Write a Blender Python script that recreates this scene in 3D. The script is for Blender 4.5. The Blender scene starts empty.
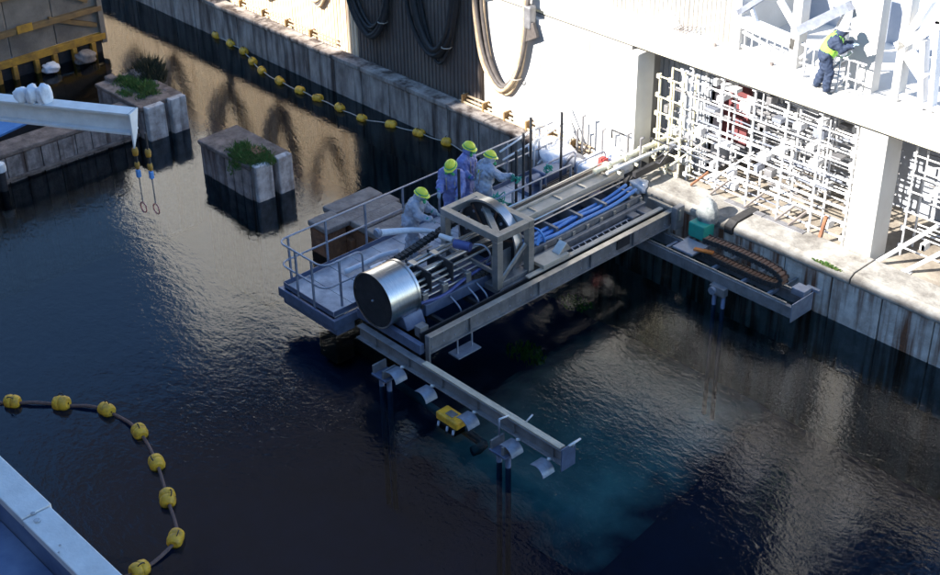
import bpy, math, random
from mathutils import Vector, Matrix, Euler
random.seed(7)
R = math.radians
scene = bpy.context.scene
COL = scene.collection

# ------------------------------------------------------------------ camera
CAM = Vector((20.0, -23.05, 16.6))
FPX = 1401.6
PITCH, YAW, ROLL = R(31.58), R(-47.32), R(-0.976)
cp, sp, cy, sy = math.cos(PITCH), math.sin(PITCH), math.cos(YAW), math.sin(YAW)
FWD = Vector((sy * cp, cy * cp, -sp)); RT0 = Vector((cy, -sy, 0)); UP0 = RT0.cross(FWD)
RT = math.cos(ROLL) * RT0 + math.sin(ROLL) * UP0
UP = -math.sin(ROLL) * RT0 + math.cos(ROLL) * UP0
cam = bpy.data.cameras.new('camera'); camo = bpy.data.objects.new('camera', cam); COL.objects.link(camo)
camo.matrix_world = Matrix(((RT.x, UP.x, -FWD.x, CAM.x), (RT.y, UP.y, -FWD.y, CAM.y), (RT.z, UP.z, -FWD.z, CAM.z), (0, 0, 0, 1)))
cam.sensor_width = 36.0; cam.lens = FPX / 940 * 36.0; cam.clip_start = 0.1; cam.clip_end = 2000
scene.camera = camo

def at(px, py, x=None, y=None, z=None):
    """photo pixel -> point on the plane x=, y= or z="""
    d = (px - 470) / FPX * RT - (py - 287.5) / FPX * UP + FWD
    k, v = (0, x) if x is not None else (1, y) if y is not None else (2, z)
    return CAM + d * ((v - CAM[k]) / d[k])

# ------------------------------------------------------------------ light
SUN = Vector((-0.30, -1.0, 0.643)).normalized()          # towards the sun
world = bpy.data.worlds.new('World'); scene.world = world; world.use_nodes = True
wn = world.node_tree.nodes; wl = world.node_tree.links
sky = wn.new('ShaderNodeTexSky'); sky.sky_type = 'NISHITA'; sky.sun_disc = False
sky.sun_elevation = math.asin(SUN.z); sky.sun_rotation = math.atan2(SUN.x, SUN.y)
sky.air_density = 1.0; sky.dust_density = 0.0; sky.ozone_density = 2.5
hs = wn.new('ShaderNodeHueSaturation'); hs.inputs['Saturation'].default_value = 1.1
wl.new(sky.outputs[0], hs.inputs['Color']); wl.new(hs.outputs[0], wn['Background'].inputs[0]); wn['Background'].inputs[1].default_value = 0.11
sl = bpy.data.lights.new('sun', 'SUN'); slo = bpy.data.objects.new('sun', sl); COL.objects.link(slo)
sl.energy = 5.0; sl.angle = R(0.55); sl.color = (1.0, 0.95, 0.88)
slo.rotation_euler = SUN.to_track_quat('Z', 'Y').to_euler(); slo.location = (0, -60, 60)
vs = scene.view_settings; vs.view_transform = 'Standard'; vs.look = 'None'; vs.gamma = 1; vs.exposure = 1.78
vs.use_curve_mapping = False

# ------------------------------------------------------------------ materials
MATS = {}
def mat(name, c1, c2=None, rough=0.6, metal=0.0, scale=3.0, bump=0.0, bscale=30.0, stretch=(1, 1, 1), streak=None, contrast=(0.35, 0.65), spec=0.5):
    """procedural principled material: two tones mixed by noise in world space, optional vertical streaks and bump"""
    m = bpy.data.materials.new(name); m.use_nodes = True
    nt = m.node_tree; n = nt.nodes; l = nt.links; b = n['Principled BSDF']
    b.inputs['Roughness'].default_value = rough; b.inputs['Metallic'].default_value = metal
    b.inputs['Specular IOR Level'].default_value = spec
    c1 = (*c1, 1); c2 = (*(c2 or tuple(v * 0.8 for v in c1[:3])), 1)
    g = n.new('ShaderNodeNewGeometry')
    mp = n.new('ShaderNodeMapping'); mp.inputs['Scale'].default_value = stretch
    l.new(g.outputs['Position'], mp.inputs['Vector'])
    t = n.new('ShaderNodeTexNoise'); t.inputs['Scale'].default_value = scale; t.inputs['Detail'].default_value = 6; t.inputs['Roughness'].default_value = 0.65
    l.new(mp.outputs[0], t.inputs['Vector'])
    r = n.new('ShaderNodeValToRGB'); r.color_ramp.elements[0].position = contrast[0]; r.color_ramp.elements[1].position = contrast[1]
    r.color_ramp.elements[0].color = c1; r.color_ramp.elements[1].color = c2
    l.new(t.outputs['Fac'], r.inputs[0]); out = r.outputs[0]
    if streak:
        col, lo, hi, fx = streak
        mp2 = n.new('ShaderNodeMapping'); mp2.inputs['Scale'].default_value = (fx, fx, 0.35)
        l.new(g.outputs['Position'], mp2.inputs['Vector'])
        t2 = n.new('ShaderNodeTexNoise'); t2.inputs['Scale'].default_value = 1.0; t2.inputs['Detail'].default_value = 5
        l.new(mp2.outputs[0], t2.inputs['Vector'])
        r2 = n.new('ShaderNodeValToRGB'); r2.color_ramp.elements[0].position = lo; r2.color_ramp.elements[1].position = hi
        l.new(t2.outputs['Fac'], r2.inputs[0])
        mx = n.new('ShaderNodeMix'); mx.data_type = 'RGBA'
        l.new(r2.outputs[0], mx.inputs['Factor']); l.new(out, mx.inputs[6]); mx.inputs[7].default_value = (*col, 1)
        out = mx.outputs[2]
    l.new(out, b.inputs['Base Color'])
    if bump:
        t3 = n.new('ShaderNodeTexNoise'); t3.inputs['Scale'].default_value = bscale; t3.inputs['Detail'].default_value = 5
        l.new(g.outputs['Position'], t3.inputs['Vector'])
        bp = n.new('ShaderNodeBump'); bp.inputs['Strength'].default_value = bump; bp.inputs['Distance'].default_value = 0.03
        l.new(t3.outputs['Fac'], bp.inputs['Height']); l.new(bp.outputs[0], b.inputs['Normal'])
    MATS[name] = m
    return m

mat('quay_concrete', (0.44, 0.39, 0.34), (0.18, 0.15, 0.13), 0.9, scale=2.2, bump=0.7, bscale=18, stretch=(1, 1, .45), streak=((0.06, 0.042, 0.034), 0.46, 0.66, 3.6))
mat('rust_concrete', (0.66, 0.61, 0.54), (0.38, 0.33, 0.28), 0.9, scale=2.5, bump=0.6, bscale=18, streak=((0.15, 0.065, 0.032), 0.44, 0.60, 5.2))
mat('kerb_concrete', (0.36, 0.34, 0.30), (0.15, 0.135, 0.115), 0.9, scale=2.0, bump=0.5, bscale=14)
mat('ground_concrete', (0.36, 0.32, 0.26), (0.17, 0.14, 0.11), 0.9, scale=1.4, bump=0.5, bscale=10)
mat('pier_concrete', (0.38, 0.31, 0.28), (0.15, 0.12, 0.11), 0.95, scale=3.0, bump=0.9, bscale=14, streak=((0.10, 0.066, 0.055), 0.50, 0.66, 4.5))
mat('pier_white', (0.62, 0.59, 0.57), (0.30, 0.26, 0.24), 0.9, scale=3.5, bump=0.5, bscale=14, streak=((0.13, 0.115, 0.11), 0.52, 0.70, 5))
mat('pier_top', (0.27, 0.20, 0.165), (0.09, 0.066, 0.055), 0.95, scale=2.6, bump=0.9, bscale=12)
mat('rust_block', (0.26, 0.12, 0.06), (0.13, 0.06, 0.035), 0.9, scale=4, bump=0.6, bscale=16)
mat('grey_timber', (0.27, 0.235, 0.21), (0.15, 0.125, 0.115), 0.9, scale=3, bump=0.6, bscale=18)
mat('facade_tan', (0.80, 0.66, 0.47), (0.72, 0.58, 0.41), 0.85, scale=0.7, bump=0.2, bscale=8, streak=((0.42, 0.29, 0.18), 0.60, 0.80, 2.5))
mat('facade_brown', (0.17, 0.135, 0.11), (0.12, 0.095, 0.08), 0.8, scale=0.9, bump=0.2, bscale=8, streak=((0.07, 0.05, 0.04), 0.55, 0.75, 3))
mat('facade_white', (0.60, 0.585, 0.55), (0.52, 0.50, 0.46), 0.8, scale=0.8, bump=0.15, bscale=8)
mat('upper_wall', (0.80, 0.78, 0.73), (0.70, 0.68, 0.62), 0.85, scale=0.5)
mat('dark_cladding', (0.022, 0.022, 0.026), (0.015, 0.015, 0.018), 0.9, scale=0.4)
mat('building_concrete', (0.30, 0.29, 0.28), (0.22, 0.21, 0.20), 0.9, scale=0.6)
mat('white_paint', (0.72, 0.72, 0.72), (0.60, 0.60, 0.60), 0.5, scale=4, bump=0.1)
mat('cream_paint', (0.78, 0.74, 0.55), (0.70, 0.65, 0.46), 0.5, scale=4)
mat('steel_grey', (0.28, 0.275, 0.28), (0.18, 0.175, 0.18), 0.42, 0.35, scale=4, bump=0.12, bscale=25, streak=((0.14, 0.14, 0.15), 0.55, 0.75, 5))
mat('steel_blue', (0.14, 0.18, 0.28), (0.09, 0.115, 0.19), 0.45, 0.3, scale=4, bump=0.12, bscale=25)
mat('steel_dark', (0.05, 0.05, 0.056), (0.03, 0.03, 0.033), 0.5, 0.4, scale=6, bump=0.1)
mat('stainless', (0.72, 0.71, 0.69), (0.56, 0.56, 0.57), 0.30, 1.0, scale=7, stretch=(1, 6, 1), bump=0.06, bscale=40)
mat('stainless_matt', (0.52, 0.49, 0.45), (0.38, 0.36, 0.33), 0.38, 0.75, scale=5, bump=0.08)
mat('galvanised', (0.36, 0.39, 0.46), (0.26, 0.28, 0.34), 0.45, 0.5, scale=8)
mat('tan_channel', (0.56, 0.49, 0.40), (0.42, 0.37, 0.30), 0.55, 0.15, scale=3, bump=0.1)
mat('rail_board', (0.64, 0.54, 0.40), (0.42, 0.35, 0.26), 0.75, scale=3, stretch=(1, 5, 1), bump=0.3)
mat('deck_board', (0.60, 0.59, 0.61), (0.32, 0.31, 0.34), 0.8, scale=2.2, bump=0.25)
mat('black_rubber', (0.022, 0.021, 0.022), (0.04, 0.038, 0.036), 0.7, scale=10)
mat('chain_brown', (0.16, 0.075, 0.045), (0.09, 0.045, 0.03), 0.6, scale=8)
mat('blue_hose', (0.07, 0.22, 0.55), (0.12, 0.30, 0.62), 0.38, scale=5)
mat('violet_hose', (0.05, 0.07, 0.22), (0.09, 0.11, 0.28), 0.4, scale=5)
mat('teal_tape', (0.02, 0.33, 0.24), (0.03, 0.26, 0.20), 0.5, scale=8)
mat('float_yellow', (0.80, 0.44, 0.03), (0.34, 0.18, 0.03), 0.5, contrast=(.42, .72), scale=7, bump=0.15, bscale=20)
mat('rope_brown', (0.19, 0.11, 0.09), (0.12, 0.075, 0.065), 0.85, scale=20)
mat('rope_pale', (0.45, 0.40, 0.33), (0.33, 0.29, 0.24), 0.85, scale=20)
mat('helmet_yellow', (0.78, 0.80, 0.06), (0.70, 0.72, 0.06), 0.35, scale=5)
mat('helmet_green', (0.05, 0.42, 0.16), None, 0.5)
mat('suit_pale', (0.42, 0.45, 0.52), (0.30, 0.33, 0.41), 0.7, scale=9, bump=0.9, bscale=11)
mat('suit_blue', (0.15, 0.18, 0.46), (0.22, 0.26, 0.50), 0.6, scale=9, bump=0.9, bscale=11)
mat('mask_green', (0.03, 0.30, 0.17), None, 0.5, scale=10)
mat('glove', (0.30, 0.38, 0.42), (0.22, 0.28, 0.34), 0.6, scale=12)
mat('boot', (0.10, 0.11, 0.13), None, 0.6)
mat('skin', (0.45, 0.27, 0.19), (0.40, 0.24, 0.17), 0.5, scale=14)
mat('vest_green', (0.38, 0.85, 0.08), (0.34, 0.75, 0.08), 0.6)
mat('navy_cloth', (0.025, 0.04, 0.08), None, 0.8)
mat('gate_grey', (0.24, 0.215, 0.18), (0.13, 0.115, 0.10), 0.85, scale=1.3, bump=0.3)
mat('gate_yellow', (0.50, 0.27, 0.03), (0.22, 0.12, 0.03), 0.7, scale=2.5)
mat('gate_brown', (0.26, 0.16, 0.06), (0.16, 0.10, 0.05), 0.8, scale=2.5)
mat('white_sheet', (0.78, 0.79, 0.82), (0.66, 0.68, 0.74), 0.45, scale=5, bump=0.9, bscale=9)
mat('clear_sheet', (0.16, 0.18, 0.18), (0.34, 0.35, 0.34), 0.25, scale=7, bump=0.9, bscale=10)
mat('orange', (0.75, 0.22, 0.04), None, 0.5)
mat('red', (0.62, 0.05, 0.04), None, 0.5)
mat('sling_red', (0.50, 0.20, 0.17), (0.40, 0.15, 0.13), 0.7)
mat('hose_dark', (0.06, 0.05, 0.046), (0.10, 0.085, 0.075), 0.7, scale=8)
mat('hose_tan', (0.55, 0.42, 0.27), (0.34, 0.25, 0.16), 0.7, scale=8)
mat('roof_blue', (0.15, 0.22, 0.37), (0.07, 0.12, 0.25), 0.6, scale=2)
mat('grass_green', (0.04, 0.15, 0.02), (0.15, 0.17, 0.05), 0.8, scale=9)
mat('weed_dark', (0.035, 0.045, 0.02), (0.07, 0.06, 0.035), 0.9, scale=9)
mat('algae', (0.08, 0.20, 0.012), (0.12, 0.26, 0.02), 0.7, scale=7)
mat('seabed', (0.010, 0.030, 0.090), (0.006, 0.020, 0.062), 0.95, scale=0.8)  # navy carries the blue of water scatter and reflected sky
mat('submerged', (0.16, 0.34, 0.36), (0.05, 0.12, 0.13), 0.9, scale=0.9, bump=0.5, bscale=5)
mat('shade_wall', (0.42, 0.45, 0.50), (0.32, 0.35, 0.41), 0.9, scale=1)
mat('maroon', (0.16, 0.04, 0.045), (0.11, 0.03, 0.03), 0.8, scale=3)
mat('dirt_mark', (0.30, 0.30, 0.31), (0.55, 0.55, 0.57), 0.9, scale=9)

# water: a fresnel mirror over dark, tinted, clear water, rippled by bump
wm = bpy.data.materials.new('water'); wm.use_nodes = True
nt = wm.node_tree; n = nt.nodes; l = nt.links; n.remove(n['Principled BSDF'])
g = n.new('ShaderNodeNewGeometry')
def wave(scale, stretch, detail, rot):
    mp = n.new('ShaderNodeMapping'); mp.inputs['Scale'].default_value = stretch; mp.inputs['Rotation'].default_value = (0, 0, rot)
    l.new(g.outputs['Position'], mp.inputs['Vector'])
    t = n.new('ShaderNodeTexNoise'); t.inputs['Scale'].default_value = scale; t.inputs['Detail'].default_value = detail
    t.inputs['Distortion'].default_value = 0.4
    l.new(mp.outputs[0], t.inputs['Vector']); return t.outputs['Fac']
def math_(op, a, b):
    m = n.new('ShaderNodeMath'); m.operation = op
    for i, v in enumerate((a, b)):
        if isinstance(v, (int, float)): m.inputs[i].default_value = v
        else: l.new(v, m.inputs[i])
    return m.outputs[0]
sep = n.new('ShaderNodeSeparateXYZ'); l.new(g.outputs['Position'], sep.inputs[0])
rough_zone = n.new('ShaderNodeMapRange'); rough_zone.interpolation_type = 'SMOOTHSTEP'      # calm between the piers, livelier in the open dock
l.new(math_('ADD', math_('ADD', sep.outputs['X'], math_('MULTIPLY', sep.outputs['Y'], -0.25)), math_('MULTIPLY', wave(0.16, (1, 1, 1), 2, 0), 7.0)), rough_zone.inputs[0])
rough_zone.inputs[1].default_value = -4.0; rough_zone.inputs[2].default_value = 11.0; rough_zone.inputs[3].default_value = 0.10; rough_zone.inputs[4].default_value = 0.21
h = math_('ADD', math_('MULTIPLY', wave(4.2, (1, 1.6, 1), 3, 0.4), 1.0), math_('MULTIPLY', wave(11, (1, 1.4, 1), 4, -0.5), 0.60))
h = math_('ADD', h, math_('MULTIPLY', wave(1.1, (1, 1.5, 1), 2, 0.2), 1.3))
h = math_('MULTIPLY', h, rough_zone.outputs[0])
bp = n.new('ShaderNodeBump'); bp.inputs['Strength'].default_value = 1.0; bp.inputs['Distance'].default_value = 0.032
l.new(h, bp.inputs['Height'])
gl = n.new('ShaderNodeBsdfGlossy'); gl.inputs['Roughness'].default_value = 0.02; l.new(bp.outputs[0], gl.inputs['Normal'])
tr = n.new('ShaderNodeBsdfTransparent'); tr.inputs[0].default_value = (0.40, 0.56, 0.60, 1)
fr = n.new('ShaderNodeFresnel'); fr.inputs[0].default_value = 1.46; l.new(bp.outputs[0], fr.inputs['Normal'])
ms = n.new('ShaderNodeMixShader'); l.new(fr.outputs[0], ms.inputs[0]); l.new(tr.outputs[0], ms.inputs[1]); l.new(gl.outputs[0], ms.inputs[2])
l.new(ms.outputs[0], n['Material Output'].inputs[0]); MATS['water'] = wm

# ------------------------------------------------------------------ mesh helpers
class MB:
    def __init__(s): s.v = []; s.f = []
    def box(s, a, b):
        x0, x1 = sorted((a[0], b[0])); y0, y1 = sorted((a[1], b[1])); z0, z1 = sorted((a[2], b[2]))
        i = len(s.v)
        s.v += [(x0, y0, z0), (x1, y0, z0), (x1, y1, z0), (x0, y1, z0), (x0, y0, z1), (x1, y0, z1), (x1, y1, z1), (x0, y1, z1)]
        s.f += [tuple(i + k for k in q) for q in ((0, 3, 2, 1), (4, 5, 6, 7), (0, 1, 5, 4), (1, 2, 6, 5), (2, 3, 7, 6), (3, 0, 4, 7))]
        return s
    def bar(s, p, q, w, h, up=(0, 0, 1)):
        """rectangular bar from p to q"""
        p = Vector(p); q = Vector(q); d = (q - p).normalized(); u = Vector(up)
        if abs(d.dot(u)) > 0.98: u = Vector((0, 1, 0))
        sd = d.cross(u).normalized() * w / 2; uu = sd.cross(d).normalized() * h / 2
        i = len(s.v)
        for c in (p, q):
            s.v += [tuple(c - sd - uu), tuple(c + sd - uu), tuple(c + sd + uu), tuple(c - sd + uu)]
        s.f += [tuple(i + k for k in fq) for fq in ((3, 2, 1, 0), (4, 5, 6, 7), (0, 1, 5, 4), (1, 2, 6, 5), (2, 3, 7, 6), (3, 0, 4, 7))]
        return s
    def tube(s, pts, r, k=8, r2=None, closed=False):
        pts = [Vector(p) for p in pts]; m = len(pts); base = len(s.v); prev = None
        for j, p in enumerate(pts):
            a = pts[(j - 1) % m] if (closed or j) else p; b = pts[(j + 1) % m] if (closed or j < m - 1) else p
            d = (b - a).normalized()
            if prev is None:
                u = Vector((0, 0, 1)) if abs(d.z) < 0.9 else Vector((1, 0, 0)); u = (u - d * u.dot(d)).normalized()
            else:
                u = (prev - d * prev.dot(d)); u = u.normalized() if u.length > 1e-6 else Vector((1, 0, 0))
            prev = u; w = d.cross(u); rr = r if r2 is None else r + (r2 - r) * j / max(1, m - 1)
            for t in range(k):
                an = 2 * math.pi * t / k; s.v.append(tuple(p + rr * (math.cos(an) * u + math.sin(an) * w)))
        for j in range(m if closed else m - 1):
            for t in range(k):
                a = base + j * k + t; b = base + j * k + (t + 1) % k; jn = (j + 1) % m
                s.f.append((a, b, base + jn * k + (t + 1) % k, base + jn * k + t))
        if not closed:
            s.f.append(tuple(base + t for t in reversed(range(k)))); s.f.append(tuple(base + (m - 1) * k + t for t in range(k)))
        return s
    def prism(s, poly, d):
        """extrude polygon (3D points) by vector d"""
        i = len(s.v); m = len(poly); d = Vector(d)
        s.v += [tuple(p) for p in poly] + [tuple(Vector(p) + d) for p in poly]
        s.f += [tuple(i + k for k in reversed(range(m))), tuple(i + m + k for k in range(m))]
        s.f += [(i + k, i + (k + 1) % m, i + m + (k + 1) % m, i + m + k) for k in range(m)]
        return s
    def lathe(s, c, prof, axis='Z', k=20, a0=0.0, a1=2 * math.pi):
        """profile [(r, t)] round an axis through c"""
        c = Vector(c); full = abs(a1 - a0 - 2 * math.pi) < 1e-6; i = len(s.v); kk = k if full else k + 1
        for r, t in prof:
            for j in range(kk):
                an = a0 + (a1 - a0) * j / k; a, b = r * math.cos(an), r * math.sin(an)
                o = (a, b, t) if axis == 'Z' else (a, t, b) if axis == 'Y' else (t, a, b)
                s.v.append(tuple(c + Vector(o)))
        for q in range(len(prof) - 1):
            for j in range(k):
                j2 = (j + 1) % kk
                s.f.append((i + q * kk + j, i + q * kk + j2, i + (q + 1) * kk + j2, i + (q + 1) * kk + j))
        return s
    def quad(s, *p):
        i = len(s.v); s.v += [tuple(x) for x in p]; s.f.append(tuple(range(i, i + len(p)))); return s
    def capsule(s, p, q, r0, r1, k=12):
        p = Vector(p); q = Vector(q); d = (q - p).normalized(); L = (q - p).length
        u = Vector((0, 0, 1)) if abs(d.z) < 0.9 else Vector((1, 0, 0)); u = (u - d * u.dot(d)).normalized(); w = d.cross(u)
        prof = [(r0 * math.cos(t), -r0 * math.sin(t)) for t in (1.45, 1.0, 0.5, 0)] + [(r1 * math.cos(t), L + r1 * math.sin(t)) for t in (0, 0.5, 1.0, 1.45)]
        i = len(s.v)
        for r, t in prof:
            for j in range(k):
                an = 2 * math.pi * j / k; s.v.append(tuple(p + d * t + r * (math.cos(an) * u + math.sin(an) * w)))
        for a in range(len(prof) - 1):
            for j in range(k):
                s.f.append((i + a * k + j, i + a * k + (j + 1) % k, i + (a + 1) * k + (j + 1) % k, i + (a + 1) * k + j))
        s.f.append(tuple(i + j for j in reversed(range(k)))); s.f.append(tuple(i + (len(prof) - 1) * k + j for j in range(k)))
        return s
    def build(s, name, m, parent=None, smooth=False, bevel=0.0, local=False):
        off = Vector((0, 0, 0)); p = parent
        while p is not None and not local: off += p.location; p = p.parent
        me = bpy.data.meshes.new(name); me.from_pydata([tuple(Vector(v) - off) for v in s.v], [], s.f)
        me.materials.append(MATS[m]); me.update()
        if smooth:
            me.polygons.foreach_set('use_smooth', [True] * len(me.polygons))
            if smooth == 'auto': me.set_sharp_from_angle(angle=R(40))
        o = bpy.data.objects.new(name, me); COL.objects.link(o); o.parent = parent
        if bevel:
            b = o.modifiers.new('bevel', 'BEVEL'); b.width = bevel; b.segments = 2; b.limit_method = 'ANGLE'
        return o
def tag(o, label, cat, group=None):
    o['label'] = label; o['category'] = cat
    if group: o['group'] = group
    return o
def struct(o): o['kind'] = 'structure'; return o
def stuff(o): o['kind'] = 'stuff'; return o
def thing(name, label, cat, loc=(0, 0, 0), group=None):
    o = bpy.data.objects.new(name, None); o.empty_display_size = 0.2; COL.objects.link(o); o.location = loc
    return tag(o, label, cat, group)
def arc(c, r, a0, a1, k, plane='XZ'):
    c = Vector(c); out = []
    for i in range(k + 1):
        a = a0 + (a1 - a0) * i / k; u, w = r * math.cos(a), r * math.sin(a)
        out.append(c + (Vector((u, 0, w)) if plane == 'XZ' else Vector((u, w, 0)) if plane == 'XY' else Vector((0, u, w))))
    return out
def smooth_path(pts, k=6):
    """Catmull-Rom through the points"""
    P = [Vector(p) for p in pts]; P = [2 * P[0] - P[1]] + P + [2 * P[-1] - P[-2]]; out = []
    for i in range(1, len(P) - 2):
        for j in range(k):
            t = j / k; a, b, c, d = P[i - 1], P[i], P[i + 1], P[i + 2]
            out.append(0.5 * ((2 * b) + (c - a) * t + (2 * a - 5 * b + 4 * c - d) * t * t + (3 * b - a - 3 * c + d) * t ** 3))
    out.append(P[-2]); return out
def rnd(a, b): return random.uniform(a, b)

# ================================================================== SETTING
struct(MB().quad((-160, -120, 0), (120, -120, 0), (120, 0.02, 0), (-160, 0.02, 0)).build('water', 'water'))
struct(MB().quad((-160, -120, -3.2), (120, -120, -3.2), (120, 0.02, -3.2), (-160, 0.02, -3.2)).build('seabed', 'seabed'))
quay = struct(MB().box((-160, 0.0, -3.4), (120, 160, 1.06)).build('quay', 'quay_concrete'))
# face of the quay, slab by slab (joints recessed)
for i, x in enumerate([-24.0 + 1.22 * k for k in range(31)]):
    if x > 12.5: break
    d = rnd(0.045, 0.065); right = x > -0.6
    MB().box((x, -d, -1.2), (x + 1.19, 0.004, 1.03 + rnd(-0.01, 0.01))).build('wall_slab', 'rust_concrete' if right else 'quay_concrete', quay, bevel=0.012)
# kerb blocks along the quay top (low left of the machine, wide and pale to its right)
for k in range(18):
    x = -26 + 1.45 * k
    if x > -1.2: break
    MB().box((x, -0.10, 1.03), (x + 1.44, 0.36, 1.16 + rnd(-0.008, 0.008))).build('kerb_stone', 'quay_concrete', quay, bevel=0.02)
for x0, x1 in ((0.75, 3.6), (3.86, 6.9), (6.93, 9.6), (9.63, 12.6), (12.63, 15.6)):
    MB().prism([(x0, -0.09, 1.02), (x0, 0.84, 1.02), (x0, 0.84, 1.265), (x0, 0.06, 1.255), (x0, -0.09, 1.17)], (x1 - x0, 0, 0)).build('kerb_stone', 'kerb_concrete', quay, bevel=0.02)
struct(MB().quad((-0.6, 0.02, 1.065), (30, 0.02, 1.065), (30, 9, 1.065), (-0.6, 9, 1.065)).build('ground', 'ground_concrete'))

# ------------------------------------------------------------------ piers in the water
def pier(x_front, x_back, y0, y1, zt, label, skip=()):
    t = thing('concrete_pier', label, 'pier', ((x_front + x_back) / 2, (y0 + y1) / 2, 0))
    w = y1 - y0
    MB().box((x_back, y0, -3.2), (x_front, y1, zt - 0.12)).build('core', 'pier_concrete', t, bevel=0.04)
    # the front face has a stop-log groove between two pale noses
    MB().box((x_front, y0 + 0.0, -3.0), (x_front + 0.22, y0 + w * 0.45, zt)).build('nose', 'pier_white', t, bevel=0.03)
    MB().box((x_front, y0 + w * 0.60, -3.0), (x_front + 0.22, y1, zt + 0.02)).build('nose', 'pier_white', t, bevel=0.03)
    k = 6; L = (x_front - x_back) / k
    for i in range(k):
        MB().box((x_back + i * L + 0.012, y0 - rnd(0.05, 0.075), -3.0), (x_back + (i + 1) * L - 0.012, y0 + 0.002, zt - 0.16 + rnd(-0.01, 0.01))).build('side_plank', 'pier_concrete', t, bevel=0.012)
    MB().prism([(x_back - 0.05, y0 - 0.09, zt - 0.15), (x_front + 0.02, y0 - 0.09, zt - 0.13), (x_front + 0.02, y1 + 0.03, zt - 0.10), (x_back - 0.05, y1 + 0.03, zt - 0.12)], (0, 0, 0.12)).build('cap_slab', 'pier_top', t, bevel=0.03)
    return t
pA = pier(-6.75, -8.95, -5.75, -4.62, 0.98, 'lone concrete pier with grass and a small brown block on top')
MB().box((-7.35, -5.42, 0.90), (-6.95, -5.12, 1.12)).build('rust_stub', 'rust_block', pA, bevel=0.02)
pB = pier(-11.75, -14.1, -5.75, -4.50, 0.98, 'concrete pier head with grass joined to the long planked wall')
for x, y, s in ((-13.9, -4.9, 0.5), (-14.2, -5.5, 0.35), (-12.4, -4.75, 0.22)):
    MB().box((x, y, 0.9), (x + s, y + s * 0.8, 0.9 + s * 0.5)).build('broken_block', 'pier_top', pB, bevel=0.05)
# long planked wall running out from the pier head
wt = thing('planked_wall', 'long low concrete wall of upright planks running out from pier head', 'wall', (-12.3, -8, 0))
MB().box((-12.65, -16.5, -3.2), (-12.06, -5.85, 0.76)).build('core', 'pier_concrete', wt)
y = -5.86
while y > -16.3:
    w = rnd(0.44, 0.52)
    MB().box((-12.06, y - w, -3.0), (-12.0 + rnd(-0.01, 0.02), y - 0.022, 0.72)).build('plank', 'pier_concrete', wt, bevel=0.012); y -= w
MB().box((-12.75, -16.5, 0.74), (-11.96, -5.84, 0.86)).build('cap_slab', 'pier_top', wt, bevel=0.03)
MB().box((-12.02, -16.5, 0.06), (-11.93, -5.84, 0.15)).build('waterline_ledge', 'pier_top', wt, bevel=0.02)
tp = thing('sheeted_slab', 'blue sheet on a dark slab behind the planked wall', 'pontoon', (-15.2, -11, 0))
tz = .55; c4 = [at(px_, py_, z=tz) for px_, py_ in ((-60, 112), (52, 111), (-2, 136), (-60, 150))]
MB().prism(c4[::-1], (0, 0, -.06)).build('sheet_top', 'blue_hose', tp)  # plain blue sheet on a dark slab behind the wall
MB().prism([(p.x, p.y, tz - .06) for p in c4[::-1]], (0, 0, -.7)).build('hull', 'steel_dark', tp)
# third pier, half hidden by the platform
pc = thing('ruined_pier', 'rusty brown ruined pier beside the platform railing', 'pier', (-3.2, -5.2, 0))
MB().box((-3.75, -6.25, -3.0), (-3.05, -5.70, 0.78)).build('rust_box', 'rust_block', pc, bevel=0.04)
MB().box((-3.72, -6.32, 0.70), (-3.0, -5.62, 0.84)).build('cap_block', 'grey_timber', pc, bevel=0.03)
MB().box((-4.0, -5.55, -3.0), (-2.0, -4.2, 0.66)).build('core', 'rust_block', pc, bevel=0.04)
for i in range(4):
    x0 = -4.05 + i * 0.53
    MB().box((x0, -5.62, 0.66), (x0 + 0.50, -4.12 + rnd(-0.1, 0.1), 0.82 + rnd(-0.015, 0.02))).build('top_slab', 'grey_timber', pc, bevel=0.03)
MB().box((-3.9, -5.70, -1.0), (-2.9, -5.55, 0.35)).build('side_beam', 'rust_block', pc, bevel=0.02)

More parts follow.
